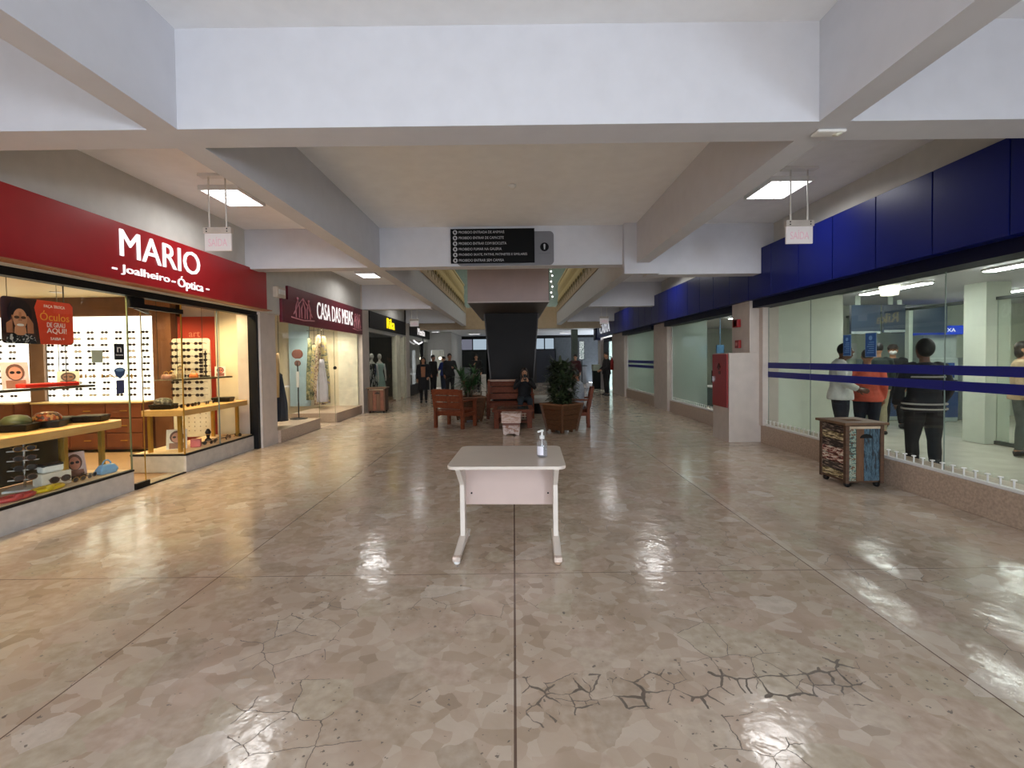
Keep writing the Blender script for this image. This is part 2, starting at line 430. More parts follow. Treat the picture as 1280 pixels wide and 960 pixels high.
# ---- left side
struct(G().box(-4.60, -4.46, -8, 24.9, 2.45, CEIL).build('wall_left', WALLP))
struct(G().box(-4.8, -4.5, -8, 1.5, 0, 2.5).build('wall_left', WALLP))
g = G(); g.box(-4.95, -4.53, 8.47, 9.0, 0, CEIL); g.box(-10.4, -4.9, 8.7, 9.0, 0, 3.0); struct(g.build('wall_left', PIERP))
struct(G().box(-4.9, -4.43, 13.86, 14.5, 0, CEIL).build('wall_left', PIERP))
struct(G().box(-10.4, -4.9, 13.86, 14.1, 0, 3.0).build('wall_left', CREAM))
struct(G().box(-4.9, -4.4, 19.4, 20.0, 0, CEIL).build('wall_left', PIERP))
struct(G().box(-10.4, -10.2, .5, 25, 0, 3).build('wall_left', CREAM))
struct(G().box(-10.4, -4.6, .5, .7, 0, 3).build('wall_left', CREAM))
g = G(); g.box(-10.4, -4.36, 24.9, 25.1, 0, CEIL); g.box(-3.66, -3.28, 24.9, 25.1, 0, 3.0); g.box(-4.36, -3.66, 24.9, 25.1, 2.05, 3.0)
struct(g.build('wall_back', WALLP))
struct(G().box(-3.5, -3.28, 25.1, BACK, 0, 3.0).build('wall_left', WALLP))
# ---- right side
struct(G().box(4.36, 4.5, -8, 24, 3.0, CEIL).build('wall_right', WALLP))
struct(G().box(4.45, 4.7, -8, -.3, 0, 3.0).build('wall_right', WALLP))
# pier with the low front part (fire cabinet in it)
g = G(); g.box(3.86, 4.75, 8.46, 9.14, 0, 1.61); g.box(4.23, 4.75, 8.46, 9.14, 1.61, 2.56); struct(g.build('wall_right', PIERP, bevel=.004))
struct(G().box(4.40, 4.52, 8.34, 8.46, .31, 2.42).build('trim_%d' % k, PIERP)); k += 1
struct(G().box(4.36, 4.8, 13.42, 14.68, 0, 2.56).build('wall_right', PIERP))
struct(G().box(4.36, 4.8, 18.6, 20.9, 0, 2.56).build('wall_right', PIERP))
struct(G().box(4.36, 4.8, 23.6, 24.2, 0, 3.0).build('wall_right', PIERP))
# stone curbs under the bank windows
for a, b in ((0, 8.46), (9.14, 13.42), (14.68, 18.6)):
    struct(G().box(4.43, 4.8, a, b, 0, .31).build('trim_%d' % k, STONE, bevel=.006)); k += 1
# dark header above bank glass
for a, b in ((0, 8.46), (9.14, 13.42), (14.68, 18.6)):
    struct(G().box(4.28, 4.6, a, b, 2.405, 2.56).build('trim_%d' % k, NAVY)); k += 1
# bank windows: panes, film stripes
wn = 1
for a, b in ((.5, 2.72), (2.73, 4.93), (4.94, 7.16), (7.17, 8.34)):
    w = struct(G().box(4.50, 4.51, a, b, .31, 2.41).build('window_%d' % wn, GLB)); wn += 1
    for z0, z1 in ((1.175, 1.273), (1.335, 1.432)):
        G().box(4.494, 4.499, a, b, z0, z1).build('stripe', STRIPE, w)
    G().box(4.499, 4.511, b-.002, b+.002, .31, 2.41).build('glazing_joint', mat('joint_silicone', S(120, 132, 124), .5), w)
w = struct(G().box(4.50, 4.51, 9.2, 11.0, .31, 2.41).build('window_%d' % wn, GLB)); wn += 1
w = struct(G().box(4.50, 4.51, 11.0, 13.42, .31, 2.41).build('window_%d' % wn, FROST)); wn += 1
G().box(4.48, 4.53, 13.36, 13.42, .31, 2.41).build('window_frame', PLASTIC, w)
G().box(4.46, 4.53, 9.2, 13.42, .31, .35).build('window_frame', PLASTIC, w)
w = struct(G().box(4.50, 4.51, 14.68, 18.6, .31, 2.41).build('window_%d' % wn, FROST)); wn += 1
for z0, z1 in ((1.175, 1.273), (1.335, 1.432)):
    G().box(4.494, 4.499, 14.68, 18.6, z0, z1).build('stripe', STRIPE, w)
G().box(4.46, 4.53, 14.68, 18.6, .31, .36).build('window_frame', PLASTIC, w)
G().box(4.46, 4.53, 18.54, 18.6, .31, 2.41).build('window_frame', PLASTIC, w)
# bank entrance: dark frame and leaf
dr = struct(G().box(4.5, 4.56, 20.9, 21.4, 0, 2.5).build('door_1', NAVY))
G().box(4.5, 4.56, 21.4, 23.6, 2.3, 2.5).build('door_frame', NAVY, dr)
G().box(4.52, 4.54, 21.4, 22.4, 0, 2.3).build('door_leaf', FROST, dr)
G().box(4.5, 4.56, 22.4, 23.6, 0, 2.3).build('door_leaf', mat('dark_door', S(20, 22, 34), .4), dr)

# ---- bank interior
PALE = mat('pale_green_wall', S(206, 212, 198), .6, noise=.02)
struct(G().box(4.75, 6.1, 8.75, 8.9, 0, 2.76).build('wall_bank', PALE))
struct(G().box(6.0, 13, 11.6, 11.8, 0, 2.76).build('wall_bank', PALE))
struct(G().box(12.8, 13, -.5, 21, 0, 2.76).build('wall_bank', PALE))
struct(G().box(4.6, 13, -.5, -.3, 0, 2.76).build('wall_bank', PALE))
struct(G().box(4.8, 13, 20.9, 21, 0, 2.76).build('wall_bank', PALE))
struct(G().box(8.0, 8.42, 8.0, 8.4, 0, 2.76).build('wall_bank', PALE))
struct(G().box(6.02, 6.10, 7.9, 8.75, 2.66, 2.76).build('trim_%d' % k, mat('partition_head', S(120, 128, 120), .5))); k += 1
# inner glass partition in line with the pale pillar
w = struct(G().box(8.19, 8.21, 8.4, 11.6, 0, 2.45).build('window_%d' % wn, GLB)); wn += 1
ALU = mat('pale_aluminium', S(190, 200, 190), .35, metal=.3, noise=.02)
G().box(8.16, 8.24, 9.75, 9.85, 0, 2.5).build('mullion', ALU, w)
G().box(8.16, 8.24, 8.4, 11.6, 2.45, 2.5).build('mullion', mat('seam_dark', S(70, 76, 72), .5), w)
w = struct(G().box(8.19, 8.21, 4.4, 8.0, 0, 2.45).build('window_%d' % wn, GLB)); wn += 1
G().box(8.16, 8.24, 4.4, 8.0, 2.45, 2.5).build('mullion', mat('seam_dark', S(70, 76, 72), .5), w)
G().box(8.16, 8.24, 7.1, 7.2, 0, 2.45).build('mullion', mat('green_mullion', S(84, 112, 106), .4), w)
G().box(8.16, 8.24, 4.4, 8.0, 0, .06).build('mullion', mat('seam_dark', S(70, 76, 72), .5), w)

# ---- optician shop shell (left)
struct(G().box(-10.2, -6.12, 8.60, 8.70, 2.41, 2.76).build('trim_%d' % k, BRWOOD)); k += 1
struct(G().box(-6.45, -6.12, 8.45, 8.70, 0, 2.76).build('trim_%d' % k, BRWOOD)); k += 1
struct(G().box(-5.45, -4.95, 8.64, 8.70, 0, 2.76).build('trim_%d' % k, CREAM)); k += 1
# plinths of the two display windows
def plinth(x0, x1, y0, y1):
    global k
    o = struct(G().box(x0, x1, y0, y1, 0, .235).build('trim_%d' % k, PLINTH, bevel=.004)); k += 1
    G().box(x0-.004, x1+.004, y0-.004, y1+.004, .236, .258).build('dark_edge', BLACK, o)
    G().box(x0+.03, x1-.03, y0+.03, y1-.03, .2585, .266).build('display_cloth', mat('display_cloth', S(224, 196, 160), .8, noise=.05), o)
    return o
plinth(-5.4, -4.66, 1.5, 5.74); plinth(-5.45, -4.66, 6.66, 8.45)
for a, b in ((1.5, 3.2), (3.2, 4.88), (4.88, 5.74)):
    w = struct(G().box(-4.675, -4.665, a, b, .258, 2.37).build('window_%d' % wn, GL)); wn += 1
w = struct(G().box(-5.4, -4.68, 5.725, 5.735, .258, 2.37).build('window_%d' % wn, GL)); wn += 1
G().box(-4.683, -4.668, 5.724, 5.736, .258, 2.37).build('glass_edge', mat('glass_edge', S(112, 118, 84), .3), w)
for a, b in ((6.66, 8.43),):
    w = struct(G().box(-4.675, -4.665, a, b, .258, 2.37).build('window_%d' % wn, GL)); wn += 1
    G().box(-4.678, -4.662, 7.45, 7.46, .258, 2.37).build('glazing_joint', mat('joint_silicone', S(120, 132, 124), .5), w)
w = struct(G().box(-5.45, -4.68, 6.655, 6.665, .258, 2.37).build('window_%d' % wn, GL)); wn += 1
G().box(-4.683, -4.668, 6.654, 6.668, .258, 2.37).build('glass_edge', BRASS, w)
# glass door between the windows
d2 = struct(G().box(-4.675, -4.665, 5.93, 6.62, .02, 2.2).build('door_2', GL))
G().box(-4.69, -4.65, 5.76, 5.98, 0, .075).build('hinge_patch', BLACK, d2)
G().box(-4.69, -4.65, 5.98, 6.64, 0, .015).build('threshold', BLACK, d2)
G().box(-4.70, -4.64, 5.76, 6.66, 2.24, 2.30).build('door_header', BLACK, d2)
G().box(-4.69, -4.65, 5.76, 5.98, 2.30, 2.40).build('hinge_patch', BLACK, d2)
G().bar((-4.67, 5.85, 2.26), (-5.05, 6.55, 2.26), .03, .06).build('door_closer', BLACK, d2)
G().box(-4.672, -4.668, 5.925, 5.94, .08, 2.2).build('glass_edge', BRASS, d2)
# black window frame under the red sign
g = G(); g.box(-4.70, -4.58, 1.5, 8.46, 2.37, 2.455); g.box(-4.72, -4.57, 8.40, 8.47, 0, 2.40)
struct(g.build('trim_%d' % k, BLACK)); k += 1
struct(G().box(-4.66, -4.3, 1.5, 8.46, 2.456, 2.47).build('trim_%d' % k, mat('sign_soffit', S(150, 96, 60), .5))); k += 1

# ---- Casa das Meias shell
def sill(y0, y1):
    global k
    o = struct(G().box(-5.6, -4.47, y0, y1, 0, .24).build('trim_%d' % k, STONE, bevel=.005)); k += 1
sill(9.0, 10.85); sill(11.85, 13.86)
for a, b in ((9.0, 10.85), (11.85, 13.86)):
    struct(G().box(-4.50, -4.49, a, b, .24, 2.33).build('window_%d' % wn, GL)); wn += 1
d3 = struct(G().box(-4.50, -4.49, 10.87, 11.83, .02, 2.3).build('door_3', GL))
G().ball((-4.44, 11.72, 1.38), .045, 10, 6).build('door_knob', DARKB, d3, True)
G().box(-4.5, -4.49, 10.864, 10.87, .02, 2.3).build('glass_edge', mat('glass_edge', S(112, 118, 84), .3), d3)
G().box(-4.5, -4.49, 11.83, 11.836, .02, 2.3).build('glass_edge', mat('glass_edge', S(112, 118, 84), .3), d3)
BLUEW = mat('pale_blue_panel', S(186, 214, 226), .6, noise=.03)
struct(G().box(-6.55, -5.98, 13.78, 13.86, .24, 2.9).build('trim_%d' % k, BLUEW)); k += 1
struct(G().box(-5.12, -4.56, 13.78, 13.86, .24, 2.9).build('trim_%d' % k, mat('cream_panel', S(240, 234, 214), .6))); k += 1
struct(G().box(-8, -7.9, 9, 13.86, 0, 2.9).build('wall_left', BLUEW))
# ---- third and fourth shops
for a, b, x in ((14.55, 17.95, -4.5), (20.05, 24.8, -4.5)):
    struct(G().box(x-.01, x, a, b, .1, 2.5).build('window_%d' % wn, GL)); wn += 1
struct(G().box(-9, -4.5, 14.5, 19.4, 0, .06).build('floor', mat('shop_floor', S(150, 120, 92), .4)))
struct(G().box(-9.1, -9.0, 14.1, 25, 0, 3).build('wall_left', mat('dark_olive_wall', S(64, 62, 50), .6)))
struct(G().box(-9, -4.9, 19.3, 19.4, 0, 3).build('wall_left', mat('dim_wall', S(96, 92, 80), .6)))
g = G(); g.box(-4.62, -4.44, 17.95, 18.5, 0, 2.5); struct(g.build('trim_%d' % k, mat('cream_jamb', S(222, 216, 190), .5))); k += 1
struct(G().box(-4.62, -4.42, 19.05, 19.4, 0, 2.5).build('trim_%d' % k, mat('cream_jamb', S(222, 216, 190), .5))); k += 1
struct(G().box(-4.6, -4.46, 20.0, 24.9, 0, .45).build('trim_%d' % k, BLACK)); k += 1
struct(G().box(-4.62, -4.44, 23.2, 23.35, .45, 2.7).build('trim_%d' % k, BLACK)); k += 1

# ---- back hall
struct(G().box(-3.3, -1.72, BACK, BACK+.1, 2.84, 3.0).build('wall_back', BLACK))
struct(G().box(-4.6, -1.6, BACK, BACK+.1, 0, 2.10).build('wall_back', mat('dark_green_wall', S(34, 38, 36), .6, noise=.15)))
struct(G().box(-1.72, 1.45, BACK, BACK+.1, 0, 3.0).build('wall_back', mat('dark_brown_wall', S(40, 32, 28), .6)))
struct(G().box(1.45, 2.7, BACK, BACK+.1, 0, 2.12).build('door_4', mat('dark_blue_door', S(22, 24, 36), .5)))
struct(G().box(1.45, 6.5, BACK, BACK+.1, 2.84, 3.0).build('wall_back', BLACK))
struct(G().box(2.62, 6.5, BACK, BACK+.1, 0, 2.84).build('wall_back', mat('slate_wall', S(84, 88, 92), .6, noise=.1)))
WIN = glow('daylit_window', (.55, .68, .8, 1), .24)
WIND = glow('dim_window', (.32, .33, .42, 1), .17)
for nm, a, b, mm in (('window_%d' % wn, -3.95, -2.62, WIND), ('window_%d' % (wn+1), -2.56, -1.72, WIN), ('window_%d' % (wn+2), 1.45, 1.95, WIN), ('window_%d' % (wn+3), 2.0, 2.56, WIN)):
    w = struct(G().box(a, b, BACK+.04, BACK+.06, 2.14, 2.80).build(nm, mm))
    f = G(); f.box(a-.06, b+.06, BACK-.02, BACK+.04, 2.08, 2.14); f.box(a-.06, b+.06, BACK-.02, BACK+.04, 2.80, 2.86)
    f.box(a-.06, a, BACK-.02, BACK+.04, 2.14, 2.80); f.box(b, b+.06, BACK-.02, BACK+.04, 2.14, 2.80); f.build('window_frame', BLACK, w)
wn += 4
struct(G().box(3.0, 3.3, 24.2, 24.6, 0, 3.0).build('wall_right', mat('grey_green_pier', S(96, 104, 92), .6)))
struct(G().box(4.36, 6.5, 24.2, 24.4, 0, 3.2).build('wall_right', WALLP))
struct(G().box(6.4, 6.6, 24.2, BACK, 0, 3.0).build('wall_right', WALLP))
# ------------------------------------------------------------------ shop signs
t = thing('shop_sign', 'long red sign board with white lit lettering above the optician window', 'sign', (-4.42, 5, 2.47))
G().box(-.04, .04+.0, -3.5, 3.44, 0, .665).build('board', RED, t, bevel=.004)
text('lettering', 'MARIO', LETTER, (.04, .30, .29), (0, 1, 0), (0, 0, 1), 1.34, .305, .014, t)
text('lettering', 'Joalheiro', LETTER, (.04, .31, .083), (0, 1, 0), (0, 0, 1), .74, .115, .012, t)
text('lettering', 'Óptica', LETTER, (.04, 1.20, .048), (0, 1, 0), (0, 0, 1), .50, .18, .012, t)
for y_ in (.19, 1.09, 1.77): G().box(.04, .052, y_, y_+.06, .125, .143).build('dash', LETTER, t)
t['label'] = 'long red sign board reading MARIO in white lit letters on the left'

t = thing('shop_sign', 'wine red sign board reading CASA DAS MEIAS above the second shop window', 'sign', (-4.44, 11.4, 2.31))
G().box(-.03, .03, -2.35, 2.44, 0, .46).build('board', WINE, t, bevel=.004)
G().box(-.03, .03, -2.1, 2.44, .46, .73).build('board', WINE, t)
LETW = mat('white_sign_letter', S(236, 230, 228), .5, noise=.01, emit=.28)
text('lettering', 'CASA DAS MEIAS', LETW, (.03, -.75, .2), (0, 1, 0), (0, 0, 1), 2.35, .38, .01, t)
EMB = mat('faded_pink_line', S(206, 138, 146), .7)
for yc, w in ((-1.45, .72), (1.98, .5)):
    g = G()
    for s_ in (-1, 0, 1):
        y_ = yc+s_*w*.36
        g.tube([(.034, y_-.1*w, .14), (.034, y_-.12*w, .34), (.034, y_, .5), (.034, y_+.12*w, .34), (.034, y_+.1*w, .14)], .013, 6)
        g.ball((.034, y_, .53), .028, 8, 6)
    g.tube([(.034, yc-w*.75, .13), (.034, yc, .1), (.034, yc+w*.75, .13)], .014, 6)
    g.tube([(.034, yc-w*.6, .2), (.034, yc-w*.3, .42), (.034, yc, .56), (.034, yc+w*.3, .42), (.034, yc+w*.6, .2)], .012, 6)
    g.build('emblem', EMB, t, True)

t = thing('shop_sign', 'black sign board with yellow lettering above the third shop on the left', 'sign', (-4.44, 17, 2.56))
G().box(-.04, .04, -2.48, 2.35, 0, .52).build('board', BLACK, t)
text('lettering', 'Rika', mat('yellow_letter', S(240, 210, 20), .5, emit=.4), (.04, -.55, .1), (0, 1, 0), (0, 0, 1), 1.0, .36, .03, t)
t = thing('shop_sign', 'black sign board with small white lettering, farthest shop on the left', 'sign', (-4.44, 22.4, 2.6))
G().box(-.04, .04, -2.4, 2.45, 0, .5).build('board', BLACK, t)
text('lettering', 'Mentta', LETW, (.04, -.65, .1), (0, 1, 0), (0, 0, 1), 1.7, .32, .02, t)
g = G(); g.bar((.05, -1.6, -.2), (.05, -.5, -.32), .02, .06); g.bar((.05, -.5, -.32), (.05, .4, -.2), .02, .06)
g.build('swoosh_light', LETTER, t)

# blue fascia of the bank, panel by panel
t = thing('blue_fascia', 'glossy dark blue panelled fascia running above the bank windows on the right', 'fascia', (4.15, 0, 2.535))
y = .32
while y < 23.3:
    y1 = min(y+.725, 23.5)
    G().box(0, .2, y+.004, y1-.004, 0, .82).build('panel', BLUE, t, bevel=.004); y += .73
G().box(.02, .2, .3, 23.45, .01, .81).build('backing', BLACK, t)
text('lettering', 'CAIXA', mat('caixa_white', S(216, 218, 226), .6, emit=.22), (-.003, 22.6, .14), (0, -1, 0), (0, 0, 1), 2.3, .42, .02, t)
G().box(-.05, .2, 23.6, 24.15, -.12, .48).build('end_box', NAVY, t)

# directory / prohibition board on the second beam
t = thing('notice_board', 'black notice board of six white prohibition lines over the gallery centre', 'sign', (0, 7.92, 3.1))
g = G()
def rrect(x0, x1, z0, z1, r, corners=(1, 1, 1, 1), n=6):
    pts = []
    for (cx, cz, a0, on) in ((x1-r, z1-r, 0, corners[0]), (x0+r, z1-r, 90, corners[1]), (x0+r, z0+r, 180, corners[2]), (x1-r, z0+r, 270, corners[3])):
        if on:
            for i in range(n+1):
                a = radians(a0+90*i/n); pts.append((cx+r*cos(a), cz+r*sin(a)))
        else:
            pts.append((cx+r*(1 if a0 in (0, 270) else -1), cz+r*(1 if a0 in (0, 90) else -1)))
    return pts
g.prism(rrect(-.92, .69, .01, .565, .07, (1, 0, 1, 1)), 1, -.03, 0); g.build('back_plate', TAPE, t)
G().box(-1.02, .37, -.05, -.03, .045, .612).build('board', mat('board_black', S(9, 9, 11), .6, noise=.02, spec=.15), t)
TXT = mat('pale_text', S(178, 178, 182), .6, noise=.01)
lines = ['PROIBIDO ENTRADA DE ANIMAIS', 'PROIBIDO ENTRAR DE CAPACETE', 'PROIBIDO ENTRAR COM BICICLETA', 'PROIBIDO FUMAR NA GALERIA', 'PROIBIDO SKATE, PATINS, PATINETES E SIMILARES', 'PROIBIDO ENTRAR SEM CAMISA']
wd_ = [.755, .745, .79, .71, 1.13, .745]
for i, (s_, w_) in enumerate(zip(lines, wd_)):
    z = .535-i*.0925
    text('lettering', s_, TXT, (-.885, -.0505, z), (1, 0, 0), (0, 0, 1), w_, .042, .003, t)
    g = G(); g.prism([(-.945+.038*cos(a*pi/8), z+.02+.038*sin(a*pi/8)) for a in range(16)], 1, -.053, -.05); ic = g.build('icon', TXT, t)
    g = G(); g.bar((-.968, -.0545, z+.042), (-.922, -.0545, z-.002), .002, .009, (0, 1, 0)); g.ball((-.945, -.0545, z+.02), (.014, .002, .02), 8, 6)
    g.build('icon_mark', mat('board_black', S(9, 9, 11)), ic)
g = G(); g.prism([(.535+.072*cos(a*pi/12), .305+.072*sin(a*pi/12)) for a in range(24)], 1, -.034, -.03); em = g.build('round_emblem', mat('board_black', S(9, 9, 11)), t)
g = G(); g.ball((.535, -.036, .335), (.016, .003, .02), 10, 6); g.prism([(.52, .32), (.55, .32), (.543, .262), (.527, .262)], 1, -.037, -.034); g.build('emblem_mark', TXT, em)
text('lettering', 'INFORMAÇÕES', mat('plate_text', S(86, 86, 92), .6), (.44, -.0305, .19), (1, 0, 0), (0, 0, 1), .19, .022, .002, t)

# ------------------------------------------------------------------ ceiling lamps
DIFF = glow('lamp_tube_light', (1, .985, .97, 1), 2.2)
FIX = mat('lamp_fixture_white', S(222, 222, 222), .4, noise=.02)
def ceiling_lamp(name, label, loc, sx=.46, sy=.62, zd=.06, group=None, watts=6):
    t = thing(name, label, 'lamp', loc, 0, group)
    g = G(); g.box(-sx/2-.02, sx/2+.02, -sy/2-.02, -sy/2, -zd, 0); g.box(-sx/2-.02, sx/2+.02, sy/2, sy/2+.02, -zd, 0)
    g.box(-sx/2-.02, -sx/2, -sy/2, sy/2, -zd, 0); g.box(sx/2, sx/2+.02, -sy/2, sy/2, -zd, 0); g.build('housing', FIX, t)
    G().box(-sx/2, sx/2, -sy/2, sy/2, -zd*.6, -zd*.55).build('diffuser', DIFF, t)
    g = G()
    for i in range(1, 8): g.box(-sx/2, sx/2, -sy/2+sy*i/8-.002, -sy/2+sy*i/8+.002, -zd*.98, -zd*.62)
    for i in (1, 2, 3): g.box(-sx/2+sx*i/4-.002, -sx/2+sx*i/4+.002, -sy/2, sy/2, -zd*.98, -zd*.62)
    g.build('louvre', mat('louvre_metal', S(225, 225, 228), .3, metal=.4, noise=.02), t)
    ld = bpy.data.lights.new('lamp_light', 'AREA'); ld.shape = 'RECTANGLE'; ld.size = sx*.9; ld.size_y = sy*.9; ld.energy = watts; ld.color = (1, .985, .97); ld.spread = radians(165)
    lo = bpy.data.objects.new('lamp_light', ld); col.objects.link(lo); lo.parent = t; lo.location = (0, 0, -zd*.97)
    return t
ceiling_lamp('ceiling_lamp', 'square ceiling lamp shining above the MARIO sign end, behind the hanging exit sign', (-3.65, 6.25, CEIL))
ceiling_lamp('ceiling_lamp', 'square ceiling lamp shining before the blue fascia, behind the right exit sign', (3.46, 6.2, CEIL), .5, .64)
ceiling_lamp('ceiling_lamp', 'ceiling lamp shining in front of the wine red sign, second bay left', (-3.66, 12.05, CEIL))
ceiling_lamp('ceiling_lamp', 'ceiling lamp hidden behind the second beam on the blue fascia side', (3.55, 12.05, CEIL), .5, .64)
ceiling_lamp('ceiling_lamp', 'ceiling lamp above the yellow lettered black shop on the left', (-3.6, 17.4, CEIL), watts=4)
ceiling_lamp('ceiling_lamp', 'ceiling lamp over the bank side, third bay from the front', (3.5, 17.4, CEIL), .5, .64, watts=4)
ceiling_lamp('ceiling_lamp', 'ceiling lamp far down the left aisle before the back hall', (-3.6, 22.6, CEIL), watts=.8)
ceiling_lamp('ceiling_lamp', 'ceiling lamp over the bank entrance with white letters', (3.4, 22.6, CEIL), .5, .64, watts=.8)
ceiling_lamp('ceiling_lamp', 'small far lamp on the back hall ceiling left of the dark column', (-2.2, 26.6, 3.0), .6, .5, watts=.7)
ceiling_lamp('ceiling_lamp', 'small far lamp on the back hall ceiling right of the dark column', (2.95, 26.4, 3.0), .7, .4, watts=.7)
ceiling_lamp('ceiling_lamp', 'small round glowing far lamp before the beige left end wall', (-3.95, 24.0, 3.0), .35, .35, watts=.3)

# hanging exit signs
PINK = mat('faded_red_text', S(226, 186, 196), .5, emit=.08)
SIGNW = mat('exit_sign_white', S(226, 218, 216), .45, noise=.02, emit=.06)
def exit_sign(label, loc, rod=.57, s=1.0):
    t = thing('exit_sign', label, 'sign', loc, 0, None)
    g = G(); g.box(-.165, .165, -.03, .03, .20, .27); g.build('battery_box', mat('exit_box', S(206, 196, 186), .5), t, bevel=.006)
    G().box(-.155, .155, -.012, .012, 0, .20).build('panel', SIGNW, t)
    text('lettering', 'SAÍDA', PINK, (-.11, -.0125, .05), (1, 0, 0), (0, 0, 1), .22, .11, .003, t)
    for sx in (-.1, .1):
        G().tube([(sx, 0, .27), (sx, 0, .27+rod)], .009, 8).build('rod', PLASTIC, t, True)
        g = G()
        for dz in (.22, .25): g.ball((sx*1.2, -.031, dz), .008, 8, 6)
        g.build('screw', BLACK, t)
    G().box(-.2, .2, -.05, .05, .27+rod-.01, .27+rod+.02).build('ceiling_plate', FIX, t)
    return t
exit_sign('white hanging exit sign on two rods near the MARIO sign', (-3.46, 5.6, 2.87), CEIL-2.87-.27-.02)
exit_sign('white hanging exit sign on two rods before the blue fascia', (3.38, 5.6, 2.87), CEIL-2.87-.27-.02)
exit_sign('small distant hanging exit sign before the CAIXA lettering', (3.25, 16.9, 2.75), CEIL-2.75-.27-.02)
exit_sign('small distant hanging exit sign beyond the yellow lettering', (-3.55, 17.0, 2.75), CEIL-2.75-.27-.02)
# detectors
t = thing('smoke_detector', 'small round white smoke detector on the middle ceiling', 'detector', (.01, 6.05, CEIL))
G().lathe([(.001, 0), (.05, 0), (.05, -.02), (.03, -.045), (.001, -.05)], n=20).build('body', PLASTIC, t, True)
G().ball((.03, 0, -.035), .006, 8, 6).build('indicator', mat('red_dot', S(150, 30, 30)), t)
t = thing('motion_sensor', 'flat white sensor box under the right beam crossing', 'sensor', (2.2, 3.31, BB))
G().box(-.10, .10, -.045, .045, -.022, 0).build('body', PLASTIC, t, bevel=.01)
G().lathe([(.001, -.034), (.03, -.022), (.03, -.02), (.001, -.02)], (.06, 0, 0), 14).build('lens', mat('sensor_lens', S(214, 214, 196), .3), t, True)
t = thing('emergency_light', 'beige emergency light box on the pier left of the wine sign', 'lamp', (-4.45, 8.97, 2.76))
G().box(-.08, .08, -.16, .16, 0, .2).build('body', mat('emergency_beige', S(200, 186, 172), .5), t, bevel=.01)
G().box(.08, .09, -.12, .12, .06, .15).build('lens', PLASTIC, t)
G().box(-.05, .05, .161, .17, .08, .12).build('test_button', PLASTIC, t)

# fire equipment on the pier
t = thing('fire_cabinet', 'red fire hose cabinet door on the pier beside the bank window', 'cabinet', (3.858, 8.80, .62))
RD = mat('fire_red', S(146, 20, 20), .4, noise=.04)
G().box(-.025, 0, -.305, .305, 0, .97).build('door', RD, t, bevel=.004)
g = G(); g.box(-.032, -.025, -.01, .05, .68, .78); g.box(-.032, -.025, -.05, .03, .6, .66); g.tube([(-.03, -.06, .72), (-.03, 0, .80), (-.03, .07, .72)], .01, 6)
g.build('hydrant_mark', mat('mark_dark_red', S(70, 20, 16), .5), t)
G().bar((-.035, .26, .45), (-.035, .26, .55), .02, .02).build('handle', CHROME, t)
g = G(); g.box(4.16, 4.229, 8.78, 8.98, 2.09, 2.24); o = g.build('fire_alarm_sounder', RD, bevel=.01)
tag(o, 'dark red alarm box, upper of two on the beige pier', 'alarm')
G().lathe([(.001, -.012), (.05, -.012), (.06, 0)], (0, 0, 0), 16).build('horn', mat('horn_dark', S(70, 16, 16), .4), o).matrix_local = Matrix.Translation((4.16, 8.88, 2.165)) @ Matrix.Rotation(-pi/2, 4, 'Y')
g = G(); g.box(4.18, 4.229, 8.77, 8.93, 1.70, 1.85); o = g.build('fire_alarm_button', RD, bevel=.008)
tag(o, 'red alarm call point, lower of two on the beige pier', 'alarm')
G().box(4.175, 4.18, 8.82, 8.89, 1.745, 1.805).build('break_glass', mat('callpoint_face', S(190, 120, 110), .4), o)

# anti-sitting rails with studs on the bank curbs
def stud_rail(label, y0, y1, step):
    t = thing('stud_rail', label, 'railing', (4.47, y0, .31))
    G().box(-.022, .022, 0, y1-y0, 0, .03).build('rail', PLASTIC, t, bevel=.004)
    y = step/2; first = None
    while y < y1-y0:
        if first is None:
            g = G(); g.tube([(0, 0, .03), (0, 0, .10)], .008, 8); g.lathe([(.006, .095), (.022, .10), (.022, .108), (.001, .112)], n=10)
            first = g.build('stud', PLASTIC, t); first.location = (0, y, 0)
        else:
            c_ = first.copy(); col.objects.link(c_); c_.parent = t; c_.location = (0, y, 0)
        y += step
stud_rail('white rail of small studs along the near bank curb', .6, 8.42, .118)
stud_rail('white rail of small studs on the curb beyond the pier', 9.2, 13.3, .12)

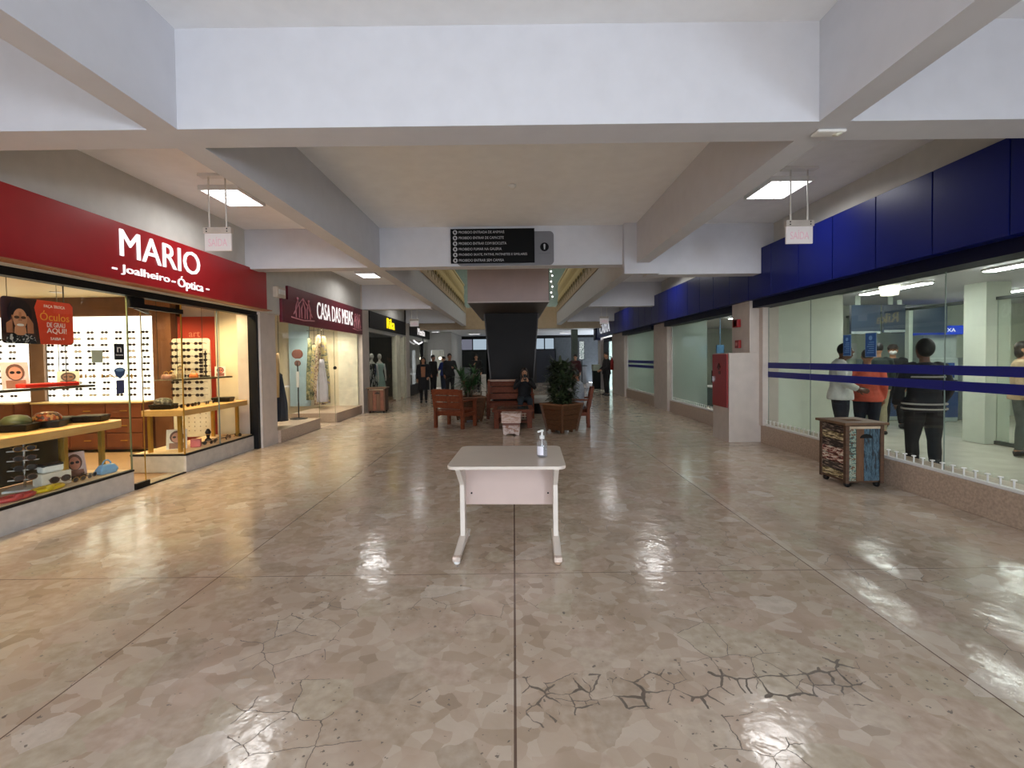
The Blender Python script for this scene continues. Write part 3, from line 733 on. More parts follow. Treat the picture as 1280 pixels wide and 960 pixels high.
# ------------------------------------------------------------------ white desk and bottle
t = thing('desk', 'plain white school desk standing alone in the middle of the floor', 'desk', (-.052, 3.94, 0), radians(-2.2))
g = G(); g.prism(rrect(-.452, .452, -.425, .425, .07), 2, .725, .75); g.build('desk_top', LAMI, t, bevel=.004)
G().box(-.385, .385, .105, .12, .30, .72).build('modesty_panel', mat('pinkish_laminate', S(200, 176, 166), .35, noise=.02), t, bevel=.002)
g = G()
for sx in (-.33, .33): g.tube([(sx, .10, .40), (sx, .107, .40)], .008, 8)
g.build('bolt', BLACK, t)
for sx in (-1, 1):
    lg = G(); x = sx*.385
    lg.prism([(-.30, .725), (.30, .725), (.30, .70), (-.02, .68), (.02, .56), (.02, .08), (-.08, .08), (-.08, .52), (-.30, .69)], 0, x-.02, x+.02)
    lo = lg.build('leg', DESKM, t, bevel=.006)
    fg = G(); fg.prism([(-.42, .03), (-.42, .055), (-.10, .095), (.06, .095), (.20, .06), (.20, .03)], 0, x-.03, x+.03)
    fo = fg.build('foot', DESKM, lo, bevel=.01)
    for yy in (-.39, .17): G().lathe([(.02, 0), (.024, .004), (.024, .02), (.012, .03)], (x, yy, 0), 12).build('glide', PLASTIC if sx < 0 else mat('worn_glide', S(170, 140, 116), .6), lo)
    G().box(x-.031, x+.031, -.424, -.36, .022, .06).build('foot_tip', mat('taped_tip', S(206, 186, 172) if sx < 0 else S(184, 150, 120), .6, noise=.15, scale=30), lo, bevel=.008)
t = thing('sanitizer_bottle', 'clear pump bottle of gel standing on the white desk', 'bottle', (.225, 3.86, .75))
PET = glass('clear_pet', (.93, .94, .97, 1), .08, .5, .12, (.9, .9, .95, 1))
G().lathe([(.036, 0), (.043, .006), (.043, .10), (.038, .125), (.016, .142), (.016, .150)], n=20).build('body', PET, t, True)
G().lathe([(.034, .006), (.039, .012), (.039, .085), (.001, .086)], n=20).build('gel', glass('gel', (.9, .92, .95, 1), .06, .4, .25, (.92, .93, .97, 1)), t, True)
g = G(); g.lathe([(.02, .148), (.02, .172), (.009, .175), (.008, .205), (.014, .206), (.014, .222), (.001, .223)], n=16); g.bar((0, 0, .214), (-.035, -.02, .208), .014, .012); g.build('pump', PLASTIC, t, True)
g = G(); g.tube([(0, 0, .02), (0, 0, .15)], .003, 6); g.build('dip_tube', PLASTIC, t)
g = G(); g.loft([[(.0435*cos(a), .0435*sin(a), z) for a in [radians(200+i*8) for i in range(11)]] for z in (.02, .09)], False); g.build('bottle_label', mat('gel_label', S(226, 222, 230), .5), t)

# ------------------------------------------------------------------ rustic bins
def rustic_bin(label, loc, rz, w, dp, h, colours, front):
    """box of reclaimed painted boards: top with a hole, plank sides, feet"""
    t = thing('wooden_bin', label, 'bin', loc, rz)
    x, y = w/2, dp/2
    DKW = wood('rustic_dark_wood', S(58, 38, 26), S(88, 60, 40), .6, 4, (2, 2, 8))
    g = G(); o_ = .055; hx, hy = w*.22, dp*.2
    g.box(-x-o_, x+o_, -y-o_, -hy, h-.03, h); g.box(-x-o_, x+o_, hy, y+o_, h-.03, h); g.box(-x-o_, -hx, -hy, hy, h-.03, h); g.box(hx, x+o_, -hy, hy, h-.03, h)
    g.build('top', wood('bin_top_wood', S(70, 48, 34), S(112, 84, 60), .5, 3, (1, 6, 1)), t, bevel=.004)
    G().box(-hx, hx, -hy, hy, .3, .31).build('inner_liner', BLACK, t)
    g = G()
    for sx in (-1, 1):
        for sy in (-1, 1): g.box(sx*x-.022, sx*x+.022, sy*y-.022, sy*y+.022, .05, h-.03)
    g.build('corner_post', DKW, t, bevel=.003)
    n = len(colours)
    for i, c_ in enumerate(colours):                       # left side: horizontal planks
        z0 = .09+(h-.13)*i/n; z1 = .09+(h-.13)*(i+1)/n-.008
        G().box(-x-.012, -x+.006, -y+.02, y-.02, z0, z1).build('side_board', c_, t, bevel=.002)
    m_ = len(front)
    for i, c_ in enumerate(front):                         # front: vertical boards
        x0 = -x+.02+(w-.04)*i/m_; x1 = -x+.02+(w-.04)*(i+1)/m_-.005
        G().box(x0, x1, -y-.012, -y+.006, .08, h-.05).build('front_board', c_, t, bevel=.002)
    G().box(x-.006, x+.012, -y+.02, y-.02, .09, h-.04).build('side_board', DKW, t)
    G().box(-x+.02, x-.02, y-.006, y+.012, .09, h-.04).build('back_board', DKW, t)
    G().box(-x-.02, x+.02, -y-.018, -y-.004, h-.075, h-.045).build('rim_trim', mat('aged_cream_trim', S(190, 168, 140), .6, noise=.15), t)
    # handle cut, drawn as a dark arch recess on the front
    pts = [(.02+.075*cos(a*pi/10), h-.185+.05*sin(a*pi/10)) for a in range(11)]
    G().prism(pts, 1, -y-.0135, -y-.011).build('hand_hole', BLACK, t)
    for sx in (-1, 1):
        for sy in (-1, 1):
            G().tube([(sx*(x-.03), sy*(y-.03)-.02, .03), (sx*(x-.03), sy*(y-.03)+.02, .03)], .03, 12).build('caster', BLACK, t, True)
    G().box(-x+.01, x-.01, -y+.01, y-.01, .055, .09).build('base_board', DKW, t)
    return t
W1 = patterned('flaked_red_white', [S(60, 36, 28), S(120, 40, 34), S(200, 170, 150), S(216, 206, 190)], 9, .7, stretch=(1, 1.2, 5))
W2 = patterned('flaked_cream', [S(56, 40, 30), S(150, 130, 90), S(214, 198, 160)], 10, .7, stretch=(1, 1, 6))
W3 = patterned('flaked_dark', [S(36, 28, 26), S(62, 46, 40), S(150, 130, 112)], 8, .7, stretch=(1, 1, 7))
W4 = patterned('flaked_blue', [S(34, 32, 34), S(40, 62, 74), S(78, 102, 114), S(50, 70, 82)], 7, .6, stretch=(6, 1, 1))
W5 = patterned('flaked_green', [S(70, 48, 32), S(62, 96, 90), S(150, 160, 140), S(96, 66, 44)], 16, .6, stretch=(1, 1, 2))
W6 = wood('bare_brown_board', S(84, 56, 36), S(104, 72, 48), .5, 4, (6, 1, 1))
rustic_bin('square bin of flaking blue, red and brown boards before the bank window', (4.075, 5.70, 0), radians(1), .41, .42, .765,
           [W2, W3, W1, W1, W3, W2, W3], [W5, W6, W4, W4])
rustic_bin('brown rustic wooden bin by the pier after the wine red shop', (-4.05, 14.05, 0), radians(3), .46, .42, .75,
           [W3, W6, W3, W6], [W6, wood('bin_red_brown', S(92, 50, 34), S(128, 76, 52), .5, 4, (5, 1, 2)), W6, wood('bin_red_brown', S(92, 50, 34), S(128, 76, 52))])

# ------------------------------------------------------------------ column and stair landing in the well
t = thing('clad_column', 'dark brown column widening upward in the middle of the well', 'column', (-.05, 14.0, 0))
g = G(); g.loft([[(-.56, -.0, 0), (.56, -.0, 0), (.56, .6, 0), (-.56, .6, 0)], [(-.80, 0, 2.895), (.79, 0, 2.895), (.79, .7, 2.895), (-.80, .7, 2.895)]])
g.build('cladding', DARKB, t)
g = G()
for x0, x1 in ((-.56, -.80), (.56, .79)): g.bar((x0, -.005, .02), (x1, -.005, 2.88), .03, .02, (0, 1, 0))
g.build('edge_trim', mat('edge_brown', S(58, 46, 40), .4), t)
t = thing('stair_landing', 'pinkish grey boxed landing resting on the dark column under the beam', 'landing', (-.11, 11.4, 2.91))
G().box(-.98, .98, 0, 5.5, .03, 1.35).build('front_panel', mat('landing_panel', S(172, 150, 146), .35, noise=.05, scale=2), t, bevel=.006)
G().box(-.99, .99, -.01, 5.5, 0, .03).build('bottom_trim', mat('trim_light', S(196, 180, 176), .35), t)
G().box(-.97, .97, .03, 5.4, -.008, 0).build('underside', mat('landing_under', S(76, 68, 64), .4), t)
t = thing('light_string', 'string of small white lights hanging beside the landing box', 'lights', (.93, 11.3, 2.9))
g = G(); g.tube([(0, 0, .05), (.01, 0, .35), (-.01, 0, .7), (0, 0, 1.0)], .006, 6); g.build('wire', PLASTIC, t)
for i, z in enumerate((.12, .22, .36, .48, .62, .72, .85)):
    G().ball((.015*((-1)**i), 0, z), .022, 8, 6).build('bulb', glow('tiny_bulb', (1, 1, .95, 1), .8), t, True)
G().tube([(-.06, .1, 0), (-.06, .1, 1.0)], .006, 6).build('hanging_wire', BLACK, t)

# balustrades of the upper floor: a row of slender yellowish shapes
YEL = mat('ochre_baluster', S(188, 166, 116), .6, noise=.15, scale=20)
def balustrade(label, x, rev):
    t = thing('balustrade', label, 'balustrade', (x, VY0+.3, CEIL+.22))
    n = 40; step = (VY1-VY0-.6)/n
    g = G()
    for rz_ in (0,): g.lathe([(.02, -.05), (.10, .04), (.135, .20), (.09, .36), (.05, .44), (.10, .54), (.13, .68), (.08, .84), (.03, .95)], n=8, sx=.45)
    f = g.build('baluster', YEL, t, True)
    tg = G(); tg.prism([(-.11, .06), (.11, .06), (.03, -.13), (-.03, -.13)], 0, rev*.06, rev*.085); tp = tg.build('dark_tip', mat('olive_trim', S(122, 104, 66), .6), t)
    for i in range(1, n):
        c_ = f.copy(); col.objects.link(c_); c_.parent = t; c_.location = (0, i*step, 0)
        c_ = tp.copy(); col.objects.link(c_); c_.parent = t; c_.location = (0, i*step, .05*((-1)**i))
    G().box(-.04, .04, -.05, VY1-VY0-.6, .95, 1.02).build('handrail', YEL, t)
balustrade('ochre balustrade of the upper floor, left edge of the well', LI-.06, 1)
balustrade('ochre balustrade of the upper floor, right edge of the well', RI+.06, -1)
# ------------------------------------------------------------------ seating group
def armchair(label, loc, rz, w=.68, group=None, name='armchair', bench=False, h=.88):
    """faces local -Y"""
    t = thing(name, label, 'bench' if bench else 'chair', loc, rz, group)
    x = w/2
    for sx in (-1, 1):
        G().box(sx*x-.035, sx*x+.035, -.33, -.26, 0, .62).build('leg', REDWOOD, t, bevel=.005)
        g = G(); g.prism([(.24, 0), (.31, 0), (.31, .40), (.40, h), (.33, h), (.24, .40)], 0, sx*x-.035, sx*x+.035); g.build('leg', REDWOOD, t, bevel=.005)
        G().box(sx*x-.045, sx*x+.045, -.36, .30, .60, .635).build('armrest', REDWOOD, t, bevel=.006)
        G().box(sx*x-.02, sx*x+.02, -.26, .24, .26, .34).build('side_rail', REDWOOD, t)
    g = G()
    for i in range(6): g.box(-x+.03, x-.03, -.32+i*.10, -.24+i*.10, .395, .42)
    g.build('seat', REDWOOD, t, bevel=.003)
    G().box(-x+.03, x-.03, -.33, -.30, .29, .39).build('front_rail', REDWOOD, t)
    G().box(-x+.03, x-.03, .25, .28, .29, .39).build('back_rail', REDWOOD, t)
    zt = h-.42
    nb = 3
    for i in range(nb):
        z0 = .46+zt*i/nb*.98; z1 = z0+zt/nb*.86
        y0 = .31+.09*(z0-.4)/.48; y1 = .31+.09*(z1-.4)/.48
        g = G(); g.prism([(y0-.02, z0), (y0+.01, z0), (y1+.01, z1), (y1-.02, z1)], 0, -x+.03, x-.03)
        g.build('back_slat', REDWOOD, t, bevel=.004)
    if bench: G().box(-x-.03, x+.03, .345, .43, h-.02, h+.03).build('top_rail', mat('worn_top_rail', S(176, 138, 112), .4, noise=.1), t, bevel=.006)
    return t
armchair('wooden armchair on the left seen from behind, before a planter', (-1.36, 10.85, 0), radians(156), .70)
armchair('wooden armchair on the right holding a seated person in grey', (1.42, 10.85, 0), radians(-97), .66)
armchair('wide wooden bench in front of the dark column', (-.10, 12.45, 0), 0, 1.16, None, 'bench', True, .96)
t = thing('coffee_table', 'low wooden coffee table with dark glass top before the bench', 'table', (-.03, 10.95, 0))
for sx in (-1, 1):
    for sy in (-1, 1): G().box(sx*.37-.055, sx*.37+.055, sy*.42-.05, sy*.42+.05, 0, .37).build('leg', REDWOOD, t, bevel=.005)
g = G(); g.box(-.46, .46, -.52, -.42, .37, .42); g.box(-.46, .46, .42, .52, .37, .42); g.box(-.46, -.36, -.42, .42, .37, .42); g.box(.36, .46, -.42, .42, .37, .42)
g.build('top_frame', REDWOOD, t, bevel=.005)
G().box(-.36, .36, -.42, .42, .395, .412).build('glass_top', mat('dark_green_glass', S(64, 76, 70), .12, noise=.05), t)
g = G(); g.box(-.36, .36, -.44, -.40, .25, .36); g.box(-.36, .36, .40, .44, .25, .36); g.build('apron', REDWOOD, t)
G().box(-.36, .36, -.40, .40, .12, .14).build('lower_shelf', REDWOOD, t)
g = G()
for i in range(3): g.box(.12+i*.07, .13+i*.07, -.46, -.44, .2, .34)
for i in range(3): g.box(.1, .30, -.46, -.44, .2+i*.06, .21+i*.06)
g.build('lattice', mat('pale_lattice', S(196, 176, 150), .6), t)

t = thing('painted_wooden_bin', 'small distressed white wooden bin before the coffee table', 'bin', (-.06, 9.70, 0), radians(-3))
WD = patterned('distressed_white', [S(150, 104, 84), S(186, 160, 148), S(204, 186, 176)], 10, .7, stretch=(1, 1, 2))
G().box(-.195, .195, -.17, .17, .25, .43).build('upper_box', patterned('whitewashed', [S(170, 130, 112), S(196, 168, 154), S(206, 184, 172)], 6, .7, stretch=(1, 1, 5)), t, bevel=.004)
G().box(-.17, .17, -.15, .15, .20, .25).build('band', mat('red_brown_band', S(112, 62, 42), .5), t)
g = G(); g.prism([(-.16, .0), (-.11, .0), (-.07, .03), (.07, .03), (.11, 0), (.16, 0), (.175, .20), (-.175, .20)], 1, -.15, .15); g.build('base_box', WD, t)
G().box(-.205, .205, -.18, .18, .43, .45).build('lid', WD, t, bevel=.004)

def planter(label, loc, rz, top, bot, h):
    t = thing('wooden_planter', label, 'planter', loc, rz)
    a, b = top/2, bot/2
    for k_ in range(4):
        n_ = 5; R_ = Matrix.Rotation(k_*pi/2, 3, 'Z')
        g = G()
        for i in range(n_):
            z0, z1 = .06+(h-.06)*i/n_, .06+(h-.06)*(i+1)/n_-.008
            w0, w1 = b+(a-b)*z0/h, b+(a-b)*z1/h
            q_ = [(-w0+.02, -w0, z0), (w0-.02, -w0, z0), (w1-.02, -w1, z1), (-w1+.02, -w1, z1)]
            q2 = [(x_, y_+.02, z_) for x_, y_, z_ in q_]
            g.add([tuple(R_ @ Vector(p)) for p in q_+q2], [(0, 1, 2, 3), (7, 6, 5, 4), (0, 4, 5, 1), (1, 5, 6, 2), (2, 6, 7, 3), (3, 7, 4, 0)])
        g.build('side_panel', DKWOOD, t)
        g = G(); p0 = R_ @ Vector((-b, -b, .02)); p1 = R_ @ Vector((-a, -a, h)); g.bar(p0, p1, .05, .05); g.build('corner_batten', DKWOOD, t, bevel=.004)
        g = G(); g.bar(R_ @ Vector((-a-.02, -a, h)), R_ @ Vector((a+.02, -a, h)), .05, .03); g.build('rim', wood('planter_rim', S(96, 58, 34), S(122, 78, 48)), t, bevel=.004)
        p = R_ @ Vector((-b+.08, -b+.08, 0)); G().box(p.x-.03, p.x+.03, p.y-.03, p.y+.03, 0, .06).build('foot', DKWOOD, t)
    G().box(-a+.03, a-.03, -a+.03, a-.03, h-.07, h-.05).build('soil', mat('soil', S(46, 34, 26), .9, noise=.3, scale=30), t)
    return t
planter('big tapered square planter of dark slats at the right, corner to the front', (1.0, 9.92, 0), radians(41), .62, .43, .60)
planter('dark slatted planter half hidden behind the left armchair', (-1.12, 11.75, 0), radians(20), .66, .46, .62)

LEAF = patterned('dark_leaf', [S(20, 40, 18), S(34, 62, 28), S(48, 84, 40)], 5, .5, 'SOFT')
LEAF2 = patterned('dark_olive_leaf', [S(22, 30, 16), S(36, 46, 24), S(50, 62, 34)], 6, .55, 'SOFT')
def blade(g, base, az, el, length, w, droop, fold=.0):
    pts = []; n = 5
    d_ = Vector((cos(az)*cos(el), sin(az)*cos(el), sin(el))); p = Vector(base); side = Vector((-sin(az), cos(az), 0))
    L = []; 
    for i in range(n+1):
        tt = i/n; ww = w*(1-abs(2*tt-.7)**1.6*.55) if i < n else .002
        L.append((p - side*ww/2, p + side*ww/2)); d_ = (d_+Vector((0, 0, -droop/n))).normalized(); p = p+d_*(length/n)
    vs_ = [q_ for pr in L for q_ in pr]
    g.add(vs_, [(2*i, 2*i+1, 2*i+3, 2*i+2) for i in range(n)])
def plant_dracaena(label, loc, h, rnd, mt, nst=4):
    t = thing('potted_plant', label, 'plant', loc)
    g = G(); f = G()
    for s_ in range(nst):
        a = s_*2*pi/nst+.4; bx, by = .10*cos(a), .10*sin(a); hh = h*(.55+.45*rnd.random())
        top = (bx+.12*cos(a), by+.12*sin(a), hh*.62)
        g.tube([(bx*.4, by*.4, -.06), (bx, by, hh*.3), top], [.022, .018, .014], 7)
        for lv in range(3):
            zb = Vector((bx, by, hh*.3)).lerp(Vector(top), lv/2)
            for k_ in range(9):
                blade(f, zb, a+k_*2*pi/9+rnd.random(), rnd.uniform(.25, 1.3), h*rnd.uniform(.28, .42), .05, rnd.uniform(.5, 1.3))
    g.build('stem', mat('plant_stem', S(74, 58, 40), .7), t, True); o = f.build('foliage', mt, t); return t
def plant_bush(label, loc, h, r, rnd, mt):
    t = thing('potted_plant', label, 'plant', loc)
    g = G(); f = G()
    g.tube([(0, 0, -.06), (0, 0, h*.5), (.02, 0, h*.8)], [.03, .025, .015], 7)
    for i in range(900):
        z = rnd.random(); rad = r*(.55+.5*sin(pi*min(1, z*1.05))**.7)*(.35+.65*sqrt(rnd.random())); a = rnd.random()*2*pi
        blade(f, (rad*cos(a)*.8, rad*sin(a)*.8, .02+h*.9*z), a+rnd.uniform(-.6, .6), rnd.uniform(-.1, 1.2), rnd.uniform(.12, .24), .06, rnd.uniform(.2, 1.0))
    g.build('stem', mat('plant_stem', S(74, 58, 40), .7), t, True); f.build('foliage', mt, t); return t
rnd = random.Random(3)
plant_dracaena('spiky dark green plant in the planter behind the left armchair', (-1.12, 11.75, .57), 1.05, rnd, LEAF, 5)
plant_bush('dense dark bushy plant filling the big right planter', (1.0, 9.92, .55), 1.0, .31, rnd, LEAF2)

# pale lounge seat and small things behind the bench
t = thing('lounge_seat', 'pale grey low lounge seat with dark base right of the bench', 'seat', (1.12, 13.5, 0), radians(-8))
g = G(); g.prism(rrect(-.75, .75, -.5, .5, .25), 2, .30, .46); g.build('cushion', mat('pale_grey_leatherette', S(170, 168, 160), .45, noise=.05), t, bevel=.03)
g = G(); g.prism(rrect(-.6, .6, -.36, .36, .2), 2, 0, .29); g.build('base', BLACK, t)
G().box(-.75, -.60, -.45, .45, .46, .86).build('backrest', patterned('floral_cover', [S(120, 110, 90), S(176, 168, 150), S(200, 192, 176)], 14, .8), t, bevel=.03)
t = thing('patterned_bag', 'beige patterned bag standing left of the bench', 'bag', (-.83, 13.0, 0))
G().loft([[(-.15, -.1, 0), (.15, -.1, 0), (.15, .1, 0), (-.15, .1, 0)], [(-.17, -.12, .3), (.17, -.12, .3), (.17, .12, .3), (-.17, .12, .3)], [(-.10, -.05, .52), (.10, -.05, .52), (.10, .05, .52), (-.10, .05, .52)]]).build('body', MATS['floral_cover'], t, bevel=.02)
g = G(); g.tube([(-.08, 0, .5), (-.06, 0, .66), (.06, 0, .66), (.08, 0, .5)], .012, 8); g.build('handle', mat('bag_handle', S(90, 70, 50), .6), t, True)
t = thing('white_totem', 'narrow white totem standing left of the dark column', 'totem', (-1.12, 17.5, 0))
G().box(-.09, .09, -.06, .06, .04, .98).build('panel', PLASTIC, t, bevel=.01); G().box(-.16, .16, -.12, .12, 0, .04).build('foot', PLASTIC, t)
t = thing('pedestal_stand', 'thin dark stand on the floor behind the left planter', 'stand', (-1.5, 14.5, 0))
g = G(); g.tube([(0, 0, .02), (0, 0, .95)], .025, 8); g.build('pole', BLACK, t); G().lathe([(.001, 0), (.17, 0), (.17, .02), (.03, .035)], n=16).build('base', BLACK, t); G().box(-.16, .16, -.01, .01, .95, 1.3).build('board', mat('stand_board', S(70, 74, 70), .5), t)

# ------------------------------------------------------------------ eyewear
FRM = [mat('frame_dark', S(40, 30, 30), .35), mat('frame_tortoise', S(92, 56, 34), .35), mat('frame_grey', S(110, 104, 104), .35), mat('frame_gold', S(170, 130, 70), .3, metal=.6)]
LNS = mat('dark_lens', S(46, 40, 42), .12, noise=.02); LNC = mat('pale_lens', S(196, 188, 180), .12, noise=.02)
def spectacle_mesh(lens):
    """pair of glasses facing -Y, sitting at z=0"""
    g = G()
    for sx in (-1, 1):
        pts = [(sx*.034+.027*cos(a*pi/7), 0, .024+.021*sin(a*pi/7)) for a in range(15)]
        g.tube(pts, .0036, 5)
        g.tube([(sx*.062, 0, .03), (sx*.066, .05, .03), (sx*.066, .12, .022)], .003, 4)
    g.tube([(-.009, 0, .028), (0, -.002, .032), (.009, 0, .028)], .0036, 4)
    g.cur = 1
    for sx in (-1, 1): g.prism([(sx*.034+.026*cos(a*pi/6), .024+.020*sin(a*pi/6)) for a in range(12)], 1, -.0008, .0008)
    return g
SPEC = []
for f in FRM:
    for ln in (LNS, LNC):
        o = spectacle_mesh(ln).build('eyeglasses', [f, ln]); SPEC.append(o.data); bpy.data.objects.remove(o)
def glasses(label, loc, rz=0, kind=0, group=None, s=1.0, rx=0):
    o = bpy.data.objects.new('eyeglasses', SPEC[kind]); col.objects.link(o); o.location = loc; o.rotation_euler = (rx, 0, rz); o.scale = (s, s, s)
    return tag(o, label, 'eyeglasses', group)
# backlit eyewear wall: two lit panels
PANEL = glow('backlit_panel', (1, .93, .76, 1), 1.0)
for nm, a, b in (('narrow backlit white eyewear panel at the left shop edge', -10.1, -8.72), ('wide backlit white eyewear panel on the optician back wall', -8.46, -6.46)):
    t = thing('eyewear_display', nm, 'display', ((a+b)/2, 8.6, .89))
    w = (b-a)/2
    G().box(-w, w, -.03, 0, 0, 1.52).build('light_board', PANEL, t)
    g = G(); g.box(-w-.02, -w, -.05, 0, 0, 1.52); g.box(w, w+.02, -.05, 0, 0, 1.52); g.build('edge_strip', mat('panel_edge', S(206, 186, 140), .5), t)
    g = G()
    for r_ in range(11): g.box(-w, w, -.036, -.031, .10+r_*.112-.012, .10+r_*.112-.006)
    g.build('peg_strip', mat('clear_strip', S(240, 232, 214), .3), t)
struct(G().box(-8.72, -8.46, 8.5, 8.7, .2, 2.41).build('trim_%d' % k, mat('grey_brown_pillar', S(120, 92, 72), .5))); k += 1
cols_ = [(-9.95+.25*i, 'narrow left panel', i) for i in range(5)] + [(-8.27+.243*i, 'wide lit panel', i) for i in range(8)]
for xx, pn, ci in cols_:
    for r_ in range(11):
        z = .90+.10+(10-r_)*.112-.03
        if pn.startswith('narrow') and r_ < 1: continue
        glasses('glasses on the %s, row %s from top, %s column from its left' % (pn, ORD[r_], ORD[ci]), (xx+rnd.uniform(-.012, .012), 8.44, z), 0, rnd.choice([0, 2, 2, 4, 4, 5]), 'glasses on the lit wall', 1.0)
# brown cabinet under the panels
def cabinet(label, x0, x1):
    t = thing('drawer_cabinet', label, 'cabinet', ((x0+x1)/2, 8.25, 0))
    w = (x1-x0)/2
    G().box(-w, w, 0, .4, .05, .86).build('body', mat('red_brown_cabinet', S(98, 52, 34), .45, noise=.1), t)
    G().box(-w-.01, w+.01, -.03, .4, .86, .885).build('worktop', mat('cabinet_top', S(196, 172, 120), .4), t)
    n_ = max(2, int((x1-x0)/.5))
    for i in range(n_):
        for j in range(3):
            f = G().box(-w+.02+2*(w-.01)*i/n_, -w+2*(w-.01)*(i+1)/n_, -.018, 0, .09+j*.26, .33+j*.26).build('drawer', mat('red_brown_drawer', S(112, 62, 40), .45, noise=.1), t, bevel=.003)
            xc = -w+.01+2*(w-.01)*(i+.5)/n_
            G().box(xc-.06, xc+.06, -.03, -.018, .2+j*.26, .215+j*.26).build('knob', BRASS, f)
cabinet('red brown drawer cabinet under the narrow lit eyewear panel', -10.1, -8.75); cabinet('red brown drawer cabinet under the wide lit eyewear panel', -8.44, -6.5)
# red wall panel with faint emblem, white rack
t = thing('red_wall_panel', 'red vertical wall panel with faint pale emblem inside the optician', 'panel', (-5.79, 8.66, 0))
G().box(-.33, .34, -.04, .03, .05, 2.39).build('board', mat('warm_red_board', S(164, 52, 34), .5, noise=.04), t)
text('lettering', 'art', mat('pale_red_letter', S(206, 130, 100), .6), (-.12, -.041, 2.02), (1, 0, 0), (0, 0, 1), .2, .1, .003, t)
text('lettering', 'OPTICA', mat('pale_red_letter', S(206, 130, 100), .6), (-.17, -.041, 1.88), (1, 0, 0), (0, 0, 1), .32, .04, .003, t)
t = thing('eyewear_rack', 'tall white perforated rack standing before the red wall panel', 'rack', (-5.66, 8.28, .1))
g = G(); g.prism(rrect(-.33, .33, .15, 1.88, .05), 1, 0, .03); g.build('board', mat('rack_white', S(214, 208, 192), .5), t)
g = G()
for i in range(6):
    for j in range(7): g.lathe([(.001, 0), (.008, 0), (.008, .004), (.001, .004)], (0, 0, 0), 6) if False else g.box(-.27+i*.1, -.255+i*.1, -.003, 0, .25+j*.075, .265+j*.075)
g.build('peg_hole', mat('peg_hole_dark', S(96, 88, 78), .6), t)
g = G(); g.box(-.3, -.26, -.1, .13, 0, .15); g.box(.26, .3, -.1, .13, 0, .15); g.build('stand', CHROME, t)
for r_ in range(9):
    for c_ in range(3):
        glasses('dark glasses on the white rack, %s row from top, %s in the row' % (ORD[r_], ORD[c_]), (-5.87+.21*c_, 8.17, 1.86-r_*.112), 0, rnd.choice([0, 0, 2]), 'glasses on the white rack', 1.12)

# counters and glass shelves of the two display windows
def counter(label, x0, x1, y0, y1, z, legs, cut=0.0):
    t = thing('display_counter', label, 'counter', ((x0+x1)/2, (y0+y1)/2, .266))
    cx, cy = (x0+x1)/2, (y0+y1)/2
    pl = [(x0-cx, y0-cy), (x1-cx, y0-cy), (x1-cx, y1-cy-cut), (x1-cx-cut*.8, y1-cy), (x0-cx, y1-cy)] if cut else [(x0-cx, y0-cy), (x1-cx, y0-cy), (x1-cx, y1-cy), (x0-cx, y1-cy)]
    G().prism(pl, 2, z-.266-.085, z-.266).build('top', OAK, t, bevel=.004)
    for lx, ly in legs: G().box(lx-cx-.022, lx-cx+.022, ly-cy-.022, ly-cy+.022, 0, z-.266-.085).build('leg', BRASS, t)
counter('light oak display counter on brass legs in the left optician window', -5.38, -4.69, 1.6, 5.71, .88, [(-4.87, 5.54), (-4.87, 5.08), (-5.3, 5.5), (-4.87, 3.2)], .10)
counter('light oak display counter on brass legs in the window right of the door', -5.31, -4.72, 6.70, 8.42, .88, [(-5.25, 6.78), (-4.82, 6.78), (-5.25, 8.2), (-4.8, 8.15)], .08)
G().box(-5.395, -5.38, 1.6, 5.55, .27, .79).build('dark_back_board', mat('dark_olive_board', S(40, 38, 28), .5, noise=.15), None)
tag(bpy.data.objects['dark_back_board'], 'dark board closing the back of the left window under its oak counter', 'board')
def glass_shelf(label, x0, x1, y0, y1, z, wires):
    t = thing('glass_shelf', label, 'shelf', ((x0+x1)/2, (y0+y1)/2, z))
    cx, cy = (x0+x1)/2, (y0+y1)/2
    G().box(x0-cx, x1-cx, y0-cy, y1-cy, 0, .012).build('plate', glass('shelf_glass', (.9, .95, .92, 1), .08, .5, .1), t)
    g = G(); g.box(x1-cx-.004, x1-cx, y0-cy, y1-cy, -.012, .014); g.box(x0-cx, x1-cx, y1-cy-.004, y1-cy, -.012, .014); g.build('edge_trim', mat('shelf_edge', S(104, 84, 60), .4), t)
    for wx, wy in wires: G().tube([(wx-cx, wy-cy, 0), (wx-cx, wy-cy, 2.75-z)], .004, 6).build('wire', mat('dark_wire', S(60, 54, 44), .4), t)
glass_shelf('hanging glass shelf above the oak counter left of the door', -5.25, -4.9, 1.7, 5.52, 1.30, [(-4.93, 4.35), (-4.93, 5.2), (-5.2, 5.4), (-5.2, 4.6)])
glass_shelf('hanging glass shelf above the oak counter right of the door', -5.3, -4.92, 6.8, 8.25, 1.30, [(-5.2, 6.9), (-4.95, 6.95), (-4.95, 7.95), (-5.2, 7.9)])

# poster hanging in the left window
t = thing('window_poster', 'landscape poster with smiling person in glasses and orange red text', 'poster', (-4.72, 4.72, 1.76))
TH = .004
g = G(); g.prism(rrect(-.355, .355, 0, .44, .035), 0, -TH, 0); g.build('sheet', mat('poster_dark', S(60, 36, 30), .4, noise=.15, scale=3), t)
g = G(); g.prism([(.0, 0), (.32, 0), (.354, .034), (.354, .406), (.32, .44), (-.02, .44), (-.05, .36), (-.02, .2)], 0, 0, .0015); g.build('red_field', mat('poster_red', S(230, 72, 40), .4, noise=.06, scale=4), t)
SK = mat('poster_skin', S(214, 148, 108), .5, noise=.08)
def flat(poly, mt, nm, x=.002): return G().prism(poly, 0, x-.0015, x).build(nm, mt, t)
ell = lambda cy, cz, ry, rz_, n=18: [(cy+ry*cos(2*pi*i/n), cz+rz_*sin(2*pi*i/n)) for i in range(n)]
